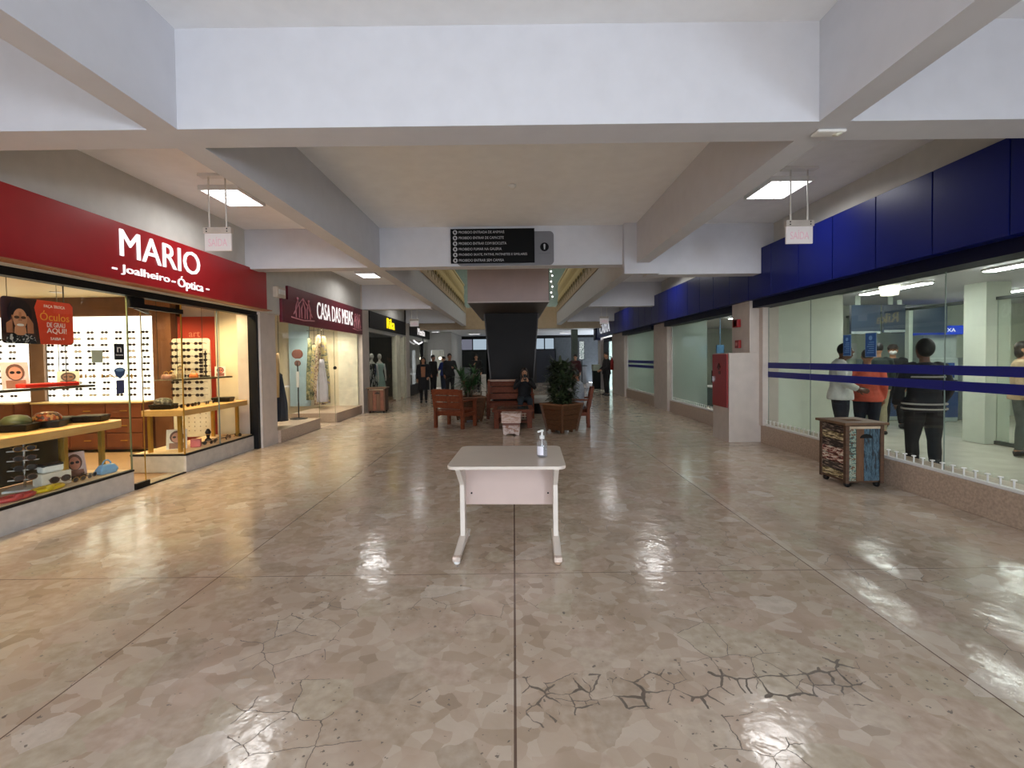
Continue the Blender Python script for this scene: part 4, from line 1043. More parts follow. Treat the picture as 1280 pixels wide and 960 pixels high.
flat(ell(-.19, .29, .115, .14), mat('poster_hair', S(30, 20, 18), .5), 'printed_hair', .001)
flat(ell(-.19, .235, .065, .10), SK, 'printed_face', .003)
flat([(-.24, .16), (-.14, .16), (-.13, .08), (-.25, .08)], SK, 'printed_neck', .002)
flat([(-.33, 0), (-.04, 0), (-.06, .07), (-.14, .10), (-.19, .06), (-.25, .10), (-.31, .07)], patterned('polka', [S(20, 20, 22), S(26, 26, 28), S(190, 186, 180)], 60, .6, 'VORO'), 'printed_shirt', .0035)
SK2 = mat('poster_skin_hand', S(190, 124, 86), .5, noise=.08)
for s_, cy in ((-1, -.285), (1, -.095)):
    flat([(cy-.03, .10), (cy+.03, .10), (cy+.028*1, .2), (cy-s_*.02, .27), (cy-s_*.05, .255), (cy-.03, .19)], SK2, 'printed_hand', .0028)
flat([(-.20, .30), (-.18, .30), (-.172, .215), (-.208, .215)], SK2, 'printed_nose', .0042)
flat(ell(-.19, .178, .034, .012), mat('poster_smile', S(240, 230, 220), .5), 'printed_smile', .0045)
for cy in (-.222, -.160): flat(ell(cy, .25, .024, .014), mat('poster_specs', S(90, 60, 40), .5), 'printed_lens', .0045)
PW = mat('poster_white', S(246, 236, 224), .5, noise=.01); PO = mat('poster_orange', S(255, 170, 60), .5)
for s_, y_, z_, w_, h_, mm in (('FAÇA TROCA', .045, .365, .22, .036, PW), ('Óculos', .0, .24, .31, .10, PO), ('DE GRAU', .07, .175, .19, .048, PW), ('AQUI!', .065, .105, .21, .062, PW), ('SAIBA +', .10, .045, .15, .028, PW)):
    text('lettering', s_, mm, (.002, y_, z_), (0, 1, 0), (0, 0, 1), w_, h_, .002, t)
g = G(); g.tube([(0, -.3, .44), (0, -.3, .98)], .0025, 5); g.tube([(0, .25, .44), (0, .25, .98)], .0025, 5); g.build('cord', BLACK, t)

# stickers on the glass beside the door
t = thing('window_sticker', 'small black square sticker with white mark on the optician glass', 'sticker', (-4.662, 5.585, 1.60))
G().box(0, .002, -.07, .07, 0, .19).build('sheet', mat('sticker_black', S(24, 24, 26), .5), t)
text('lettering', 'n', PW, (.002, -.03, .09), (0, 1, 0), (0, 0, 1), .06, .06, .002, t); text('lettering', 'horario', PW, (.002, -.05, .05), (0, 1, 0), (0, 0, 1), .1, .016, .002, t)
t = thing('window_sticker', 'round dark blue shield sticker below the black square sticker', 'sticker', (-4.662, 5.585, 1.42))
g = G(); g.prism([(.08*cos(a), .05+.04*sin(a)) for a in [radians(10*i) for i in range(19)]]+[(-.06, 0), (0, -.045), (.06, 0)], 0, 0, .002); g.build('sheet', mat('sticker_blue', S(52, 76, 112), .45), t)
g = G(); g.prism([(.06*cos(a), .06+.018*sin(a)) for a in [radians(20*i) for i in range(18)]], 0, .002, .003); g.build('pale_band', mat('sticker_pale', S(130, 160, 190), .45), t)
o = G().box(-4.662, -4.660, 5.53, 5.64, 1.20, 1.36).build('window_sticker', mat('sticker_navy', S(60, 62, 92), .5)); tag(o, 'small navy and grey card stuck under the round blue sticker', 'sticker')
o = G().box(-4.690, -4.688, 5.25, 5.39, 1.57, 1.71).build('window_sticker', mat('sticker_grey', S(196, 196, 170), .5)); tag(o, 'plain pale grey square card left of the black sticker', 'sticker')
o = text('reversed_lettering', 'JOALHE', mat('amber_letter', S(150, 116, 60), .5), (-6.75, 8.40, 1.28), (-1, 0, 0), (0, 0, 1), 1.05, .09, .004)  # glass reflection built as solid reversed letters
tag(o, 'amber mirror-reversed lettering seen across the lit eyewear panel', 'lettering')

# things on display -------------------------------------------------
def pic_card(label, loc, rz, w, h, c0, c1, tilt=.2):
    t = thing('picture_card', label, 'card', loc, rz)
    g = G(); g.add([], []); lean = lambda z: (z*tilt)
    g.prism([(lean(0), 0), (lean(0)+.008, 0), (lean(h)+.008, h), (lean(h), h)], 0, -w/2, w/2); g.build('card', mat('card_'+label[:14], c0, .5, noise=.12, scale=8), t)
    def disc(cx, cz, rx, rz_, n=16):
        pts = [(cx+rx*cos(2*pi*i/n), cz+rz_*sin(2*pi*i/n)) for i in range(n)]
        return G().loft([[(x_, lean(z_)-dd, z_) for x_, z_ in pts] for dd in (.005, -.001)])
    disc(0, h*.62, w*.34, h*.31).build('printed_hair', mat('hair_'+label[:14], tuple(.25*x for x in c1[:3])+(1,), .5), t)
    f = disc(0, h*.58, w*.25, h*.25); f.v = [(x_, y_-.0015, z_) for x_, y_, z_ in f.v]; f.build('printed_face', mat('face_'+label[:14], c1, .5, noise=.1), t)
    f = G(); f.prism([(lean(h*.03)-.003, h*.03), (lean(h*.03), h*.03), (lean(h*.32), h*.32), (lean(h*.32)-.003, h*.32)], 0, -w*.36, w*.36); f.build('printed_shoulders', mat('shoul_'+label[:14], tuple(.5*x for x in c1[:3])+(1,), .5), t)
    f = G()
    for sx in (-1, 1): q_ = disc(sx*w*.115, h*.61, w*.09, h*.055, 10); f.add([(x_, y_-.003, z_) for x_, y_, z_ in q_.v], q_.f)
    f.build('printed_glasses', FRM[0], t)
pic_card('portrait card standing on the left window floor beside the white case', (-4.95, 5.30, .266), radians(70), .21, .29, S(226, 196, 190), S(206, 140, 116))
pic_card('portrait card in brown tones on the left glass shelf', (-5.05, 4.79, 1.314), radians(60), .2, .27, S(190, 130, 92), S(222, 176, 140))
pic_card('small portrait card with two heads on the glass shelf before lit panel', (-5.1, 5.40, 1.314), radians(40), .19, .16, S(206, 200, 180), S(120, 84, 60))
pic_card('white open portrait card on the window floor right of the door', (-5.05, 7.02, .266), radians(25), .26, .29, S(240, 236, 230), S(206, 150, 130))
pic_card('round faced small card at the right end of the right glass shelf', (-5.05, 8.12, 1.314), radians(30), .16, .17, S(232, 216, 200), S(196, 110, 90))
pic_card('tall pale card at the middle of the right glass shelf', (-5.1, 7.2, 1.314), radians(20), .11, .22, S(236, 226, 196), S(190, 160, 120))
def tray(label, loc, rz, dome=None):
    t = thing('display_tray', label, 'tray', loc, rz)
    g = G(); g.loft([[(-.13, -.10, 0), (.13, -.10, 0), (.13, .10, 0), (-.13, .10, 0)], [(-.15, -.12, .07), (.15, -.12, .07), (.15, .12, .07), (-.15, .12, .07)]]); g.build('base', BLACK, t, bevel=.008)
    G().box(-.135, .135, -.105, .105, .0705, .075).build('lining', mat('tray_lining', S(70, 60, 50), .8), t)
    if dome:
        g = G(); g.lathe([(.12, 0), (.115, .04), (.085, .075), (.03, .09), (.001, .091)], (0, 0, .076), 18); g.build('dome', dome, t, True)
    return t
tray('black round-domed case at the left end of the near oak counter', (-5.08, 4.80, .88), .3, mat('green_dome', S(84, 88, 56), .4, noise=.15))
tray('black display tray with orange jewellery on the near oak counter', (-5.05, 5.09, .88), .4, patterned('orange_jewels', [S(90, 50, 34), S(176, 80, 40), S(206, 150, 90)], 40, .4, 'VORO'))
tray('low black open tray on the near oak counter, nearest the door', (-4.98, 5.54, .88), .3)
tray('small black tray between the domed cases on the near oak counter', (-5.22, 5.36, .88), .5)
tray('black tray at the right end of the oak counter beyond the door', (-5.0, 8.1, .88), .2)
tray('black tray at the left end of the oak counter beyond the door', (-5.15, 6.92, .88), .2, patterned('grey_jewels', [S(70, 66, 60), S(150, 140, 124), S(96, 84, 70)], 40, .4, 'VORO'))
o = G().obox((-4.99, 5.06, 1.337), ((cos(1.5), sin(1.5), 0), (-sin(1.5), cos(1.5), 0), (0, 0, 1)), (.28, .06, .022)).build('red_tray', mat('bright_red_plastic', S(204, 40, 28), .35), None, bevel=.01); tag(o, 'long bright red tray on the left glass shelf', 'tray')
t = thing('eyewear_tower', 'rotating tower of many sunglasses on the left window floor', 'display', (-5.08, 4.86, .266), .5)
G().box(-.13, .13, -.13, .13, 0, .02).build('base', PLASTIC, t); G().tube([(0, 0, .02), (0, 0, .56)], .012, 8).build('pole', CHROME, t)
for i in range(5): G().box(-.12, .12, -.03, .0, .10+i*.1, .108+i*.1).build('bar', PLASTIC, t)
for i in range(5): glasses('sunglasses on the small tower, %s from the top' % ORD[i], (-5.08+.1*sin(.9), 4.86-.1*cos(.9), .266+.505-i*.1), .9, [0, 6, 2, 0, 2][i], 'sunglasses on the tower', 1.35)
def box_thing(name, label, cat, loc, rz, sz, c_, b=.01, top=None):
    t = thing(name, label, cat, loc, rz)
    G().box(-sz[0]/2, sz[0]/2, -sz[1]/2, sz[1]/2, 0, sz[2]).build('body', mat(name+'_'+label[:12], c_, .5, noise=.08), t, bevel=b)
    if top: G().box(-sz[0]/2-.003, sz[0]/2+.003, -sz[1]/2-.003, sz[1]/2+.003, sz[2]*.62, sz[2]+.003).build('lid', mat('lid_'+label[:12], top, .45), t, bevel=b)
    return t
box_thing('display_box', 'cream cardboard display box with glasses print on the left window floor', 'box', (-4.93, 5.00, .266), radians(75), (.27, .14, .15), S(238, 226, 206))
glasses('large brown sunglasses leaning on the cream display box', (-4.845, 5.00, .30), radians(75), 2, None, 1.5)
box_thing('glasses_case', 'white case with black lid standing on the cream display box', 'case', (-4.93, 5.00, .417), radians(75), (.22, .1, .09), S(240, 238, 232), .02, S(34, 32, 34))
def chunky(label, loc, rz, c_, s=1.0):
    t = thing('chunky_necklace', label, 'necklace', loc, rz)
    g = G(); g.tube([(.16*s*cos(a), .07*s*sin(a), .025) for a in [radians(15*i) for i in range(25)]], .024*s, 8); g.build('strand', mat('neck_'+label[:10], c_, .35), t, True)
    G().ball((-.03, -.07*s, .04), (.05*s, .03, .035), 10, 6).build('bead', mat('bead_'+label[:10], tuple(x*.8 for x in c_[:3])+(1,), .35), t, True)
chunky('red twisted band at the left bottom corner of the window', (-4.78, 4.49, .266), 1.5, S(206, 70, 70), .9)
chunky('yellow bead chain on the left window floor', (-4.78, 4.79, .266), 1.5, S(226, 190, 30), .9)
t = thing('small_handbag', 'small light blue handbag at the right end of the left window floor', 'bag', (-4.80, 5.52, .266), radians(80))
g = G(); g.loft([[(-.09, -.04, 0), (.09, -.04, 0), (.09, .04, 0), (-.09, .04, 0)], [(-.11, -.05, .05), (.11, -.05, .05), (.11, .05, .05), (-.11, .05, .05)], [(-.07, -.03, .11), (.07, -.03, .11), (.07, .03, .11), (-.07, .03, .11)]])
g.build('body', mat('light_blue_bag', S(130, 176, 216), .4), t, bevel=.015); g = G(); g.tube([(.05*cos(a), 0, .10+.06*sin(a)) for a in [radians(20*i) for i in range(10)]], .008, 7); g.build('handle', MATS['light_blue_bag'], t, True)
for i, (xx, yy, kd, nm) in enumerate([(-4.86, 5.22, 0, 'black'), (-4.78, 5.15, 6, 'gold'), (-4.80, 5.33, 4, 'grey'), (-4.92, 5.35, 2, 'brown')]):
    glasses('%s glasses lying on the left window floor before the blue handbag' % nm, (xx, yy, .268), 1.2+.3*i, kd, None, 1.2)
for i in range(5):
    glasses('dark glasses on the right oak counter, %s from the door' % ORD[i], (-4.98+.03*(i % 2), 7.0+.2*i, .88), 1.2+.2*i, [0, 2, 0, 4, 0][i], 'glasses on the right oak counter', 1.2)
for i in range(6):
    glasses('glasses on the right window floor, %s from the portrait card' % ORD[i], (-4.85+.06*(i % 2), 7.3+.17*i, .268), 1.3+.3*i, [0, 2, 4, 0, 2, 0][i], 'glasses on the right window floor', 1.25)
box_thing('gift_box', 'small pink box beside the open portrait card right of the door', 'box', (-4.88, 7.2, .266), .4, (.13, .1, .12), S(226, 120, 120), .006)
for i, (yy, c_, nm) in enumerate([(6.95, S(176, 120, 100), 'coppery'), (7.05, S(150, 120, 90), 'bronze'), (7.55, S(206, 110, 50), 'orange')]):
    t = thing('ring_display', '%s jewellery cushion on the right glass shelf' % nm, 'display', (-5.12, yy, 1.314), .3)
    G().lathe([(.06, 0), (.065, .03), (.05, .07), (.001, .075)], n=14).build('cushion', mat('cush'+nm, c_, .6, noise=.2, scale=20), t, True)
    g = G(); g.tube([(.03*cos(a), .0, .085+.03*sin(a)) for a in [radians(30*q) for q in range(13)]], .005, 6); g.build('ring', BRASS, t, True)
t = thing('jewellery_bust', 'small dark bust with rings on the right window floor', 'bust', (-5.05, 7.75, .266))
G().lathe([(.05, 0), (.05, .02), (.02, .05), (.03, .1), (.045, .14), (.02, .19), (.001, .2)], n=14).build('bust', DARKB, t, True)
G().lathe([(.033, 0), (.037, .008), (.033, .016)], (0, 0, .1), 14).build('necklace', BRASS, t, True)
t = thing('sunglasses_stand', 'dark column stand of sunglasses beside the red wall panel', 'rack', (-5.22, 8.0, 1.314))
G().box(-.05, .05, -.03, .03, 0, .02).build('base', BLACK, t); G().tube([(0, 0, .02), (0, 0, .44)], .01, 8).build('pole', BLACK, t)
for i in range(4): glasses('sunglasses on the dark column stand, %s from top' % ORD[i], (-5.22, 7.94, 1.314+.36-i*.1), .2, 0, 'sunglasses on the column stand', 1.0)

# downlights of the shops
def downlight(label, loc, watts, colr, group, size=.09):
    t = thing('downlight', label, 'lamp', loc, 0, group)
    G().lathe([(size*.75, 0), (size, 0), (size, -.012), (size*.75, -.012)], n=18).build('ring', FIX, t, True)
    G().lathe([(.001, -.004), (size*.74, -.004), (size*.74, -.008), (.001, -.008)], n=18).build('lens', glow('warm_lens', (1, .86, .6, 1), 8), t)
    ld = bpy.data.lights.new('downlight_beam', 'SPOT'); ld.energy = watts; ld.color = colr; ld.spot_size = radians(130); ld.spot_blend = .8; ld.shadow_soft_size = .06
    lo = bpy.data.objects.new('downlight_beam', ld); col.objects.link(lo); lo.parent = t; lo.location = (0, 0, -.02)
WARM = (1, .76, .42)
for i, (x_, y_) in enumerate([(-5.0, 3.6), (-5.0, 4.6), (-5.0, 5.4), (-5.05, 7.1), (-5.05, 8.0), (-6.6, 6.2), (-8.0, 6.6), (-6.0, 7.9), (-7.6, 7.9)]):
    downlight('warm recessed downlight in the optician ceiling, %s counted from the front' % ORD[i], (x_, y_, 2.76), 70 if i < 5 else 80, WARM, 'optician downlights')
for i, (x_, y_) in enumerate([(-5.0, 9.8), (-5.0, 11.2), (-5.0, 12.9), (-5.7, 13.0)]):
    downlight('recessed downlight in the wine red shop ceiling, %s from the front' % ORD[i], (x_, y_, 2.9), 80, (1, .88, .68), 'wine shop downlights')
for i, (x_, y_) in enumerate([(-5.0, 15.4), (-5.0, 17.0), (-5.2, 21), (-5.2, 23)]):
    downlight('recessed downlight in a far left shop ceiling, %s from the front' % ORD[i], (x_, y_, 2.9), 14, (1, .92, .8), 'far shop downlights')

# ------------------------------------------------------------------ wine red shop display
CLOTH = [patterned('floral_cloth_a', [S(120, 84, 70), S(196, 170, 140), S(226, 210, 180), S(150, 120, 110)], 12, .85),
         patterned('floral_cloth_b', [S(110, 112, 100), S(190, 184, 150), S(214, 190, 120), S(160, 150, 160)], 10, .85),
         mat('lilac_cloth', S(200, 196, 206), .85, noise=.06), patterned('green_cloth', [S(96, 104, 78), S(150, 150, 110), S(196, 186, 140)], 9, .85)]
def draped(label, loc, w, h, mt, rz=0):
    """a length of cloth hanging in folds from a hook"""
    t = thing('hanging_garment', label, 'garment', loc, rz)
    rings = []
    for i in range(9):
        f = i/8; ww = w*(.35+.65*min(1, f*1.6)); dd = .05+.07*f
        rings.append([(ww/2*cos(2*pi*k_/32), -dd*sin(2*pi*k_/32)*(1+.35*sin(k_*2.4+i*.2)), h-h*f) for k_ in range(32)])
    G().loft(rings).build('cloth', mt, t, True)
    g = G(); g.tube([(-w*.22, 0, h-.03), (0, 0, h+.03), (w*.22, 0, h-.03)], .012, 6); g.tube([(0, 0, h+.03), (0, 0, 2.9-loc[2])], .005, 5); g.build('hanger', DARKB, t)
gz = .28
for i, (px, w, h, cl, nm) in enumerate([(-5.80, .22, 1.75, 3, 'long green patterned robe'), (-5.62, .24, 1.3, 1, 'yellowish floral shawl'), (-5.44, .30, 1.95, 0, 'long brown floral robe'), (-5.25, .28, 1.85, 1, 'long mixed floral dress')]):
    draped('%s hanging in the wine red shop window' % nm, (px, 13.45-.12*i, gz+.05+(1.95-h)*.6), w, h, CLOTH[cl])
draped('pale lilac nightgown hanging in front of the floral robes', (-5.18, 12.75, .45), .30, 1.15, CLOTH[2])
o = G().tube([(-5.9, 13.5, 2.42), (-5.1, 13.1, 2.42)], .012, 8).build('garment_rail', CHROME, None, True); tag(o, 'chrome rail over the garments in the wine red shop', 'rail')
t = thing('sign_stand', 'dark pole stand with an oval brown sign in the wine red shop window', 'sign', (-4.92, 10.75, .24))
G().lathe([(.001, 0), (.19, 0), (.19, .015), (.03, .03)], n=20).build('base', BLACK, t, True); G().tube([(0, 0, .02), (0, 0, 1.3)], .014, 8).build('pole', BLACK, t, True)
g = G(); g.ball((0, 0, 1.48), (.13, .012, .115), 20, 8); g.build('oval_board', mat('oval_brown', S(134, 84, 70), .5, noise=.1), t, True)
g = G(); g.ball((0, 0, 1.27), (.075, .012, .07), 16, 8); g.build('small_board', mat('oval_brown2', S(120, 88, 76), .5, noise=.15, scale=20), t, True)
G().box(-.03, .03, -.02, .0, .72, 1.08).build('paper_tag', PLASTIC, t)
draped('dark garment hanging low at the left edge of the wine red shop window', (-4.75, 9.55, .35), .30, .95, mat('dark_blue_cloth', S(40, 44, 58), .85))
t = thing('leg_mannequin', 'beige leg mannequin standing at the left end of the wine red shop window', 'mannequin', (-4.85, 9.35, .24))
G().tube([(0, 0, .02), (.02, 0, .35), (.0, -.02, .75), (.05, 0, 1.15), (.04, 0, 1.45)], [.05, .07, .085, .12, .15], 14).build('leg', mat('mannequin_beige', S(222, 184, 132), .5), t, True)
G().tube([(.12, .02, .6), (.1, 0, 1.2), (.05, 0, 1.45)], [.06, .1, .15], 14).build('leg', MATS['mannequin_beige'], t, True)
G().lathe([(.001, 0), (.14, 0), (.14, .02), (.001, .02)], n=18).build('base', PLASTIC, t)

# third shop: two mannequins, fourth shop: shelves
def mannequin(label, loc, rz, dress, longd):
    t = thing('mannequin', label, 'mannequin', loc, rz)
    PL = mat('mannequin_white', S(216, 212, 204), .4)
    G().lathe([(.001, 0), (.17, 0), (.17, .02), (.001, .02)], n=18).build('base', PL, t)
    g = G(); g.tube([(0, 0, .02), (0, 0, .8)], .015, 8); g.lathe([(.10, .8), (.13, .95), (.105, 1.1), (.15, 1.3), (.10, 1.42), (.045, 1.46), (.042, 1.52)], n=16, sy=.7)
    g.ball((0, -.01, 1.62), (.072, .085, .105), 14, 10); g.ball((0, -.095, 1.61), (.012, .02, .02), 8, 6)
    for sx in (-1, 1): g.tube([(sx*.15, 0, 1.36), (sx*.2, .01, 1.1), (sx*.2, -.05, .86), (sx*.19, -.07, .76)], [.045, .035, .028, .02], 8)
    g.build('body', PL, t, True)
    h0 = .15 if longd else .35
    rings = [[(r_*cos(2*pi*k_/28)*(1+.06*sin(k_*3.1)*q_), .72*r_*sin(2*pi*k_/28)*(1+.06*sin(k_*3.1)*q_), z) for k_ in range(28)] for r_, z, q_ in ((.26, h0, 1), (.2, .6, .7), (.145, .95, .2), (.115, 1.1, 0), (.165, 1.3, 0), (.14, 1.38, 0))]
    G().loft(rings).build('dress', dress, t, True)
    return t
mannequin('mannequin in a black and white long dress in the third shop window', (-4.74, 15.75, .06), .5, patterned('black_white_dress', [S(30, 34, 36), S(40, 44, 46), S(196, 196, 190)], 3, .8, stretch=(6, 1, 1)), True)
mannequin('mannequin in a pale green long dress in the third shop window', (-4.76, 16.75, .06), .6, mat('pale_green_dress', S(170, 196, 184), .8), True)
t = thing('mirror', 'pale standing mirror inside the third shop', 'mirror', (-6.0, 17.0, .06), .3)
G().box(-.35, .35, -.02, .02, 1.3, 2.2).build('glass', mat('mirror_pale', S(150, 168, 170), .15, noise=.1), t); G().box(-.38, .38, .02, .05, 0, 2.25).build('frame', BLACK, t)
for i, (y_, z_, c_, nm) in enumerate([(21.0, .5, S(226, 224, 220), 'white'), (22.2, .5, S(206, 206, 210), 'pale grey')]):
    t = thing('display_table', '%s display table in the farthest left shop window' % nm, 'table', (-5.0, y_, .0))
    G().box(-.3, .3, -.45, .45, .86, .9).build('top', mat('tbl'+nm, c_, .4, emit=.08), t)
    for sx in (-.27, .27):
        for sy in (-.42, .42): G().box(sx-.02, sx+.02, sy-.02, sy+.02, 0, .86).build('leg', CHROME, t)
box_thing('red_display', 'bright red display cube in the farthest left shop window', 'box', (-5.0, 20.75, .9), 0, (.4, .5, .55), S(190, 26, 40), .02)
for i in range(3): box_thing('shoe_box', 'white product box on the farthest left shop table, %s of three' % ORD[i], 'box', (-5.0, 21.95+.25*i, .9), 0, (.3, .2, .25), S(220, 220, 222), .01)
box_thing('wall_shelf', 'white lit low shelf unit deep in the farthest left shop', 'shelf', (-6.0, 22.5, 0), 0, (.4, 2.6, .5), S(190, 188, 190), .01)
t = thing('pendant_bulb', 'single warm glowing bulb before the left end wall opening', 'lamp', (-3.98, 25.6, 1.62))
G().ball((0, 0, 0), .075, 12, 8).build('bulb', glow('warm_bulb', (1, .85, .6, 1), 2.5), t, True); G().tube([(0, 0, .07), (0, 0, 1.38)], .008, 6).build('cord', BLACK, t)
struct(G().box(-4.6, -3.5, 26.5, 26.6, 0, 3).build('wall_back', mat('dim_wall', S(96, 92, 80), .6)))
# ------------------------------------------------------------------ people
SKINS = [mat('skin_brown', S(150, 100, 74), .5, noise=.05), mat('skin_tan', S(186, 136, 106), .5, noise=.05), mat('skin_dark', S(104, 68, 52), .5, noise=.05)]
HAIRM = mat('dark_hair', S(22, 17, 16), .55, noise=.2, scale=40)
V = Vector
def stand_pose(**kw):
    J = dict(pel=V((0, 0, .93)), bel=V((0, 0, 1.08)), che=V((0, .0, 1.27)), sho=V((0, .01, 1.40)), nec=V((0, 0, 1.48)), hea=V((0, -.015, 1.60)))
    for s_, n_ in ((1, 'L'), (-1, 'R')):
        J['sh'+n_] = V((s_*.175, .01, 1.39)); J['el'+n_] = V((s_*.225, .03, 1.12)); J['wr'+n_] = V((s_*.22, -.05, .89)); J['ha'+n_] = V((s_*.215, -.075, .80))
        J['hi'+n_] = V((s_*.09, 0, .90)); J['kn'+n_] = V((s_*.095, -.015, .50)); J['an'+n_] = V((s_*.10, .02, .085)); J['to'+n_] = V((s_*.115, -.13, .035))
    J.update({k_: V(v) for k_, v in kw.items()}); return J
def sit_pose(**kw):
    J = stand_pose(pel=(0, .1, .50), bel=(0, .13, .66), che=(0, .13, .86), sho=(0, .12, .98), nec=(0, .09, 1.06), hea=(0, .05, 1.18))
    for s_, n_ in ((1, 'L'), (-1, 'R')):
        J['sh'+n_] = V((s_*.175, .12, .97)); J['el'+n_] = V((s_*.23, .03, .74)); J['wr'+n_] = V((s_*.14, -.19, .66)); J['ha'+n_] = V((s_*.11, -.27, .66))
        J['hi'+n_] = V((s_*.09, .06, .49)); J['kn'+n_] = V((s_*.12, -.38, .50)); J['an'+n_] = V((s_*.12, -.40, .085)); J['to'+n_] = V((s_*.13, -.55, .035))
    J.update({k_: V(v) for k_, v in kw.items()}); return J
def person(label, loc, rz, J, top, bottom, skin=0, hair='short', sc_=1.0, wide=1.0, coat=False, cap=None, mask=False, shoes=None, band=None, voxel=.012, hairm=None, long_sleeve=True):
    t = thing('person', label, 'person', loc, rz); t.scale = (sc_, sc_, sc_)
    W = wide; sk = SKINS[skin]
    hd = J['hea']; nk = J['nec']
    def torso(g, e):
        g.tube([J['pel']-V((0, 0, .06)), J['pel'], J['bel'], J['che'], J['sho'], J['sho'].lerp(nk, .6)],
               [(.13*W+e, .10*W+e), (.165*W+e, .115*W+e), (.145*W+e, .105*W+e), (.165*W+e, .115*W+e), (.15*W+e, .09+e), (.06+e, .055+e)], 16)
    def arm(g, n_, e, to=1.0):
        a, b, c_ = J['sh'+n_], J['el'+n_], J['wr'+n_]
        g.tube([a.lerp(J['sho'], .35), a, a.lerp(b, .5), b, b.lerp(c_, .4), b.lerp(c_, to)], [.06+e, .058*W+e, .048*W+e, .04+e, .04+e, .029+e], 12)
    def leg(g, n_, e, to=1.0):
        a, b, c_ = J['hi'+n_], J['kn'+n_], J['an'+n_]
        g.tube([a.lerp(J['pel'], .3)+V((0, 0, .03)), a, a.lerp(b, .45), b, b.lerp(c_, .35), b.lerp(c_, to)], [.085*W+e, .09*W+e, .078*W+e, .055+e, .055+e, .036+e], 12)
    g = G(); torso(g, -.005)
    g.tube([J['sho'], nk, hd-V((0, -.01, .04))], [.06, .052, .05], 12)
    g.ball(hd, (.074, .092, .112), 18, 12); g.ball(hd+V((0, -.03, -.06)), (.052, .058, .055), 14, 8)
    g.tube([hd+V((0, -.085, .025)), hd+V((0, -.108, -.02))], [.010, .017], 8)
    for s_ in (-1, 1): g.ball(hd+V((s_*.075, .005, -.005)), (.014, .022, .032), 10, 6)
    g.ball(hd+V((0, -.088, -.055)), (.024, .012, .010), 10, 6)
    for n_ in 'LR':
        arm(g, n_, 0); leg(g, n_, 0)
        w_, h_ = J['wr'+n_], J['ha'+n_]; d_ = (h_-w_).normalized(); s_ = 1 if n_ == 'L' else -1
        up = V((0, 0, 1)) if abs(d_.z) < .7 else V((0, 1, 0)); sd = d_.cross(up).normalized(); pn = sd.cross(d_)
        g.tube([w_, w_+d_*.045, w_+d_*.085], [(.028, .022), (.040, .018), (.040, .015)], 10)
        for i, (off, ln) in enumerate(((-.031, .062), (-.010, .074), (.011, .070), (.031, .054))):
            b0 = w_+d_*.078+pn*off; b1 = b0+d_*ln*.55-sd*s_*.006; b2 = b0+d_*ln*.95-sd*s_*.022
            g.tube([b0, b1, b2], [.0105, .0100, .0085], 7)
        tb = w_+d_*.03+pn*-.034; g.tube([tb, tb+d_*.03-pn*.026, tb+d_*.058-pn*.030-sd*s_*.012], [.013, .011, .009], 7)
        an, to_ = J['an'+n_], J['to'+n_]; g.tube([an+V((0, .04, -.03)), an+V((0, 0, -.01)), an.lerp(to_, .6), to_], [.035, .04, .036, .026], 10)
    o = g.build('body', sk, t); remesh(o, voxel)
    for s_ in (-1, 1): G().ball(hd+V((s_*.030, -.082, .012)), (.012, .008, .008), 8, 6).build('eye', mat('eye_dark', S(30, 22, 20), .3), t, True)
    g = G(); torso(g, .016); p_ = J['pel']; ax_ = (J['bel']-p_).normalized()
    g.tube([p_-ax_*.075, p_, p_.lerp(J['bel'], .6)], [(.185*W+.018, .138*W+.018), (.182*W+.016, .134*W+.016), (.155*W+.016, .115*W+.016)], 18)
    for n_ in 'LR': arm(g, n_, .016, .96 if long_sleeve else .05)
    if coat:
        p_ = J['pel']; g.tube([p_+V((0, 0, .1)), p_-V((0, 0, .1)), p_-V((0, 0, .42))], [(.17*W+.02, .125*W+.02), (.19*W, .15*W), (.205*W, .17*W)], 18)
    o = g.build('coat' if coat else 'top', top, t); remesh(o, voxel*1.25, 3)
    g = G(); p_ = J['pel']; g.tube([p_+V((0, 0, .06)), p_-V((0, 0, .04))], [(.165*W+.012, .115*W+.012), (.16*W+.012, .115*W+.012)], 16)
    for n_ in 'LR': leg(g, n_, .014, .97)
    o = g.build('trousers', bottom, t); remesh(o, voxel*1.25, 2)
    sm_ = shoes or mat('dark_shoe', S(26, 24, 24), .4)
    for n_ in 'LR':
        g = G(); an, to_ = J['an'+n_], J['to'+n_]
        g.tube([an+V((0, .055, -.045)), an+V((0, .0, -.03)), an.lerp(to_, .55)+V((0, 0, .004)), to_+V((0, -.02, 0))], [.036, .05, .044, .030], 12)
        g.build('shoe', sm_, t, True)
    hm = hairm or HAIRM
    g = G()
    g.ball(hd+V((0, .014, .034)), (.085, .096, .098), 18, 12)
    if hair == 'bob': g.ball(hd+V((0, .04, -.04)), (.088, .065, .10), 14, 10)
    if hair == 'long':
        g.ball(hd+V((0, .045, -.06)), (.088, .055, .14), 14, 10)
        for s_ in (-1, 1): g.tube([hd+V((s_*.07, -.005, .05)), hd+V((s_*.085, .0, -.08)), hd+V((s_*.09, -.02, -.2))], [.025, .032, .02], 8)
    if hair == 'afro': g.ball(hd+V((0, .03, .03)), (.088, .108, .120), 18, 12)
    o = g.build('hair', hm, t); remesh(o, .012, 2)
    if cap:
        g = G(); g.lathe([(.001, .13), (.06, .12), (.088, .07), (.092, .035), (.088, .03)], hd+V((0, .005, 0)), 18, 1, 1.08); g.build('cap', cap, t, True)
        g = G(); g.loft([[hd+V((.08*cos(a), -.08-.075*abs(sin(a)), z)) for a in [radians(180+18*i) for i in range(11)]] for z in (.034, .044)]); g.build('cap_peak', cap, t)
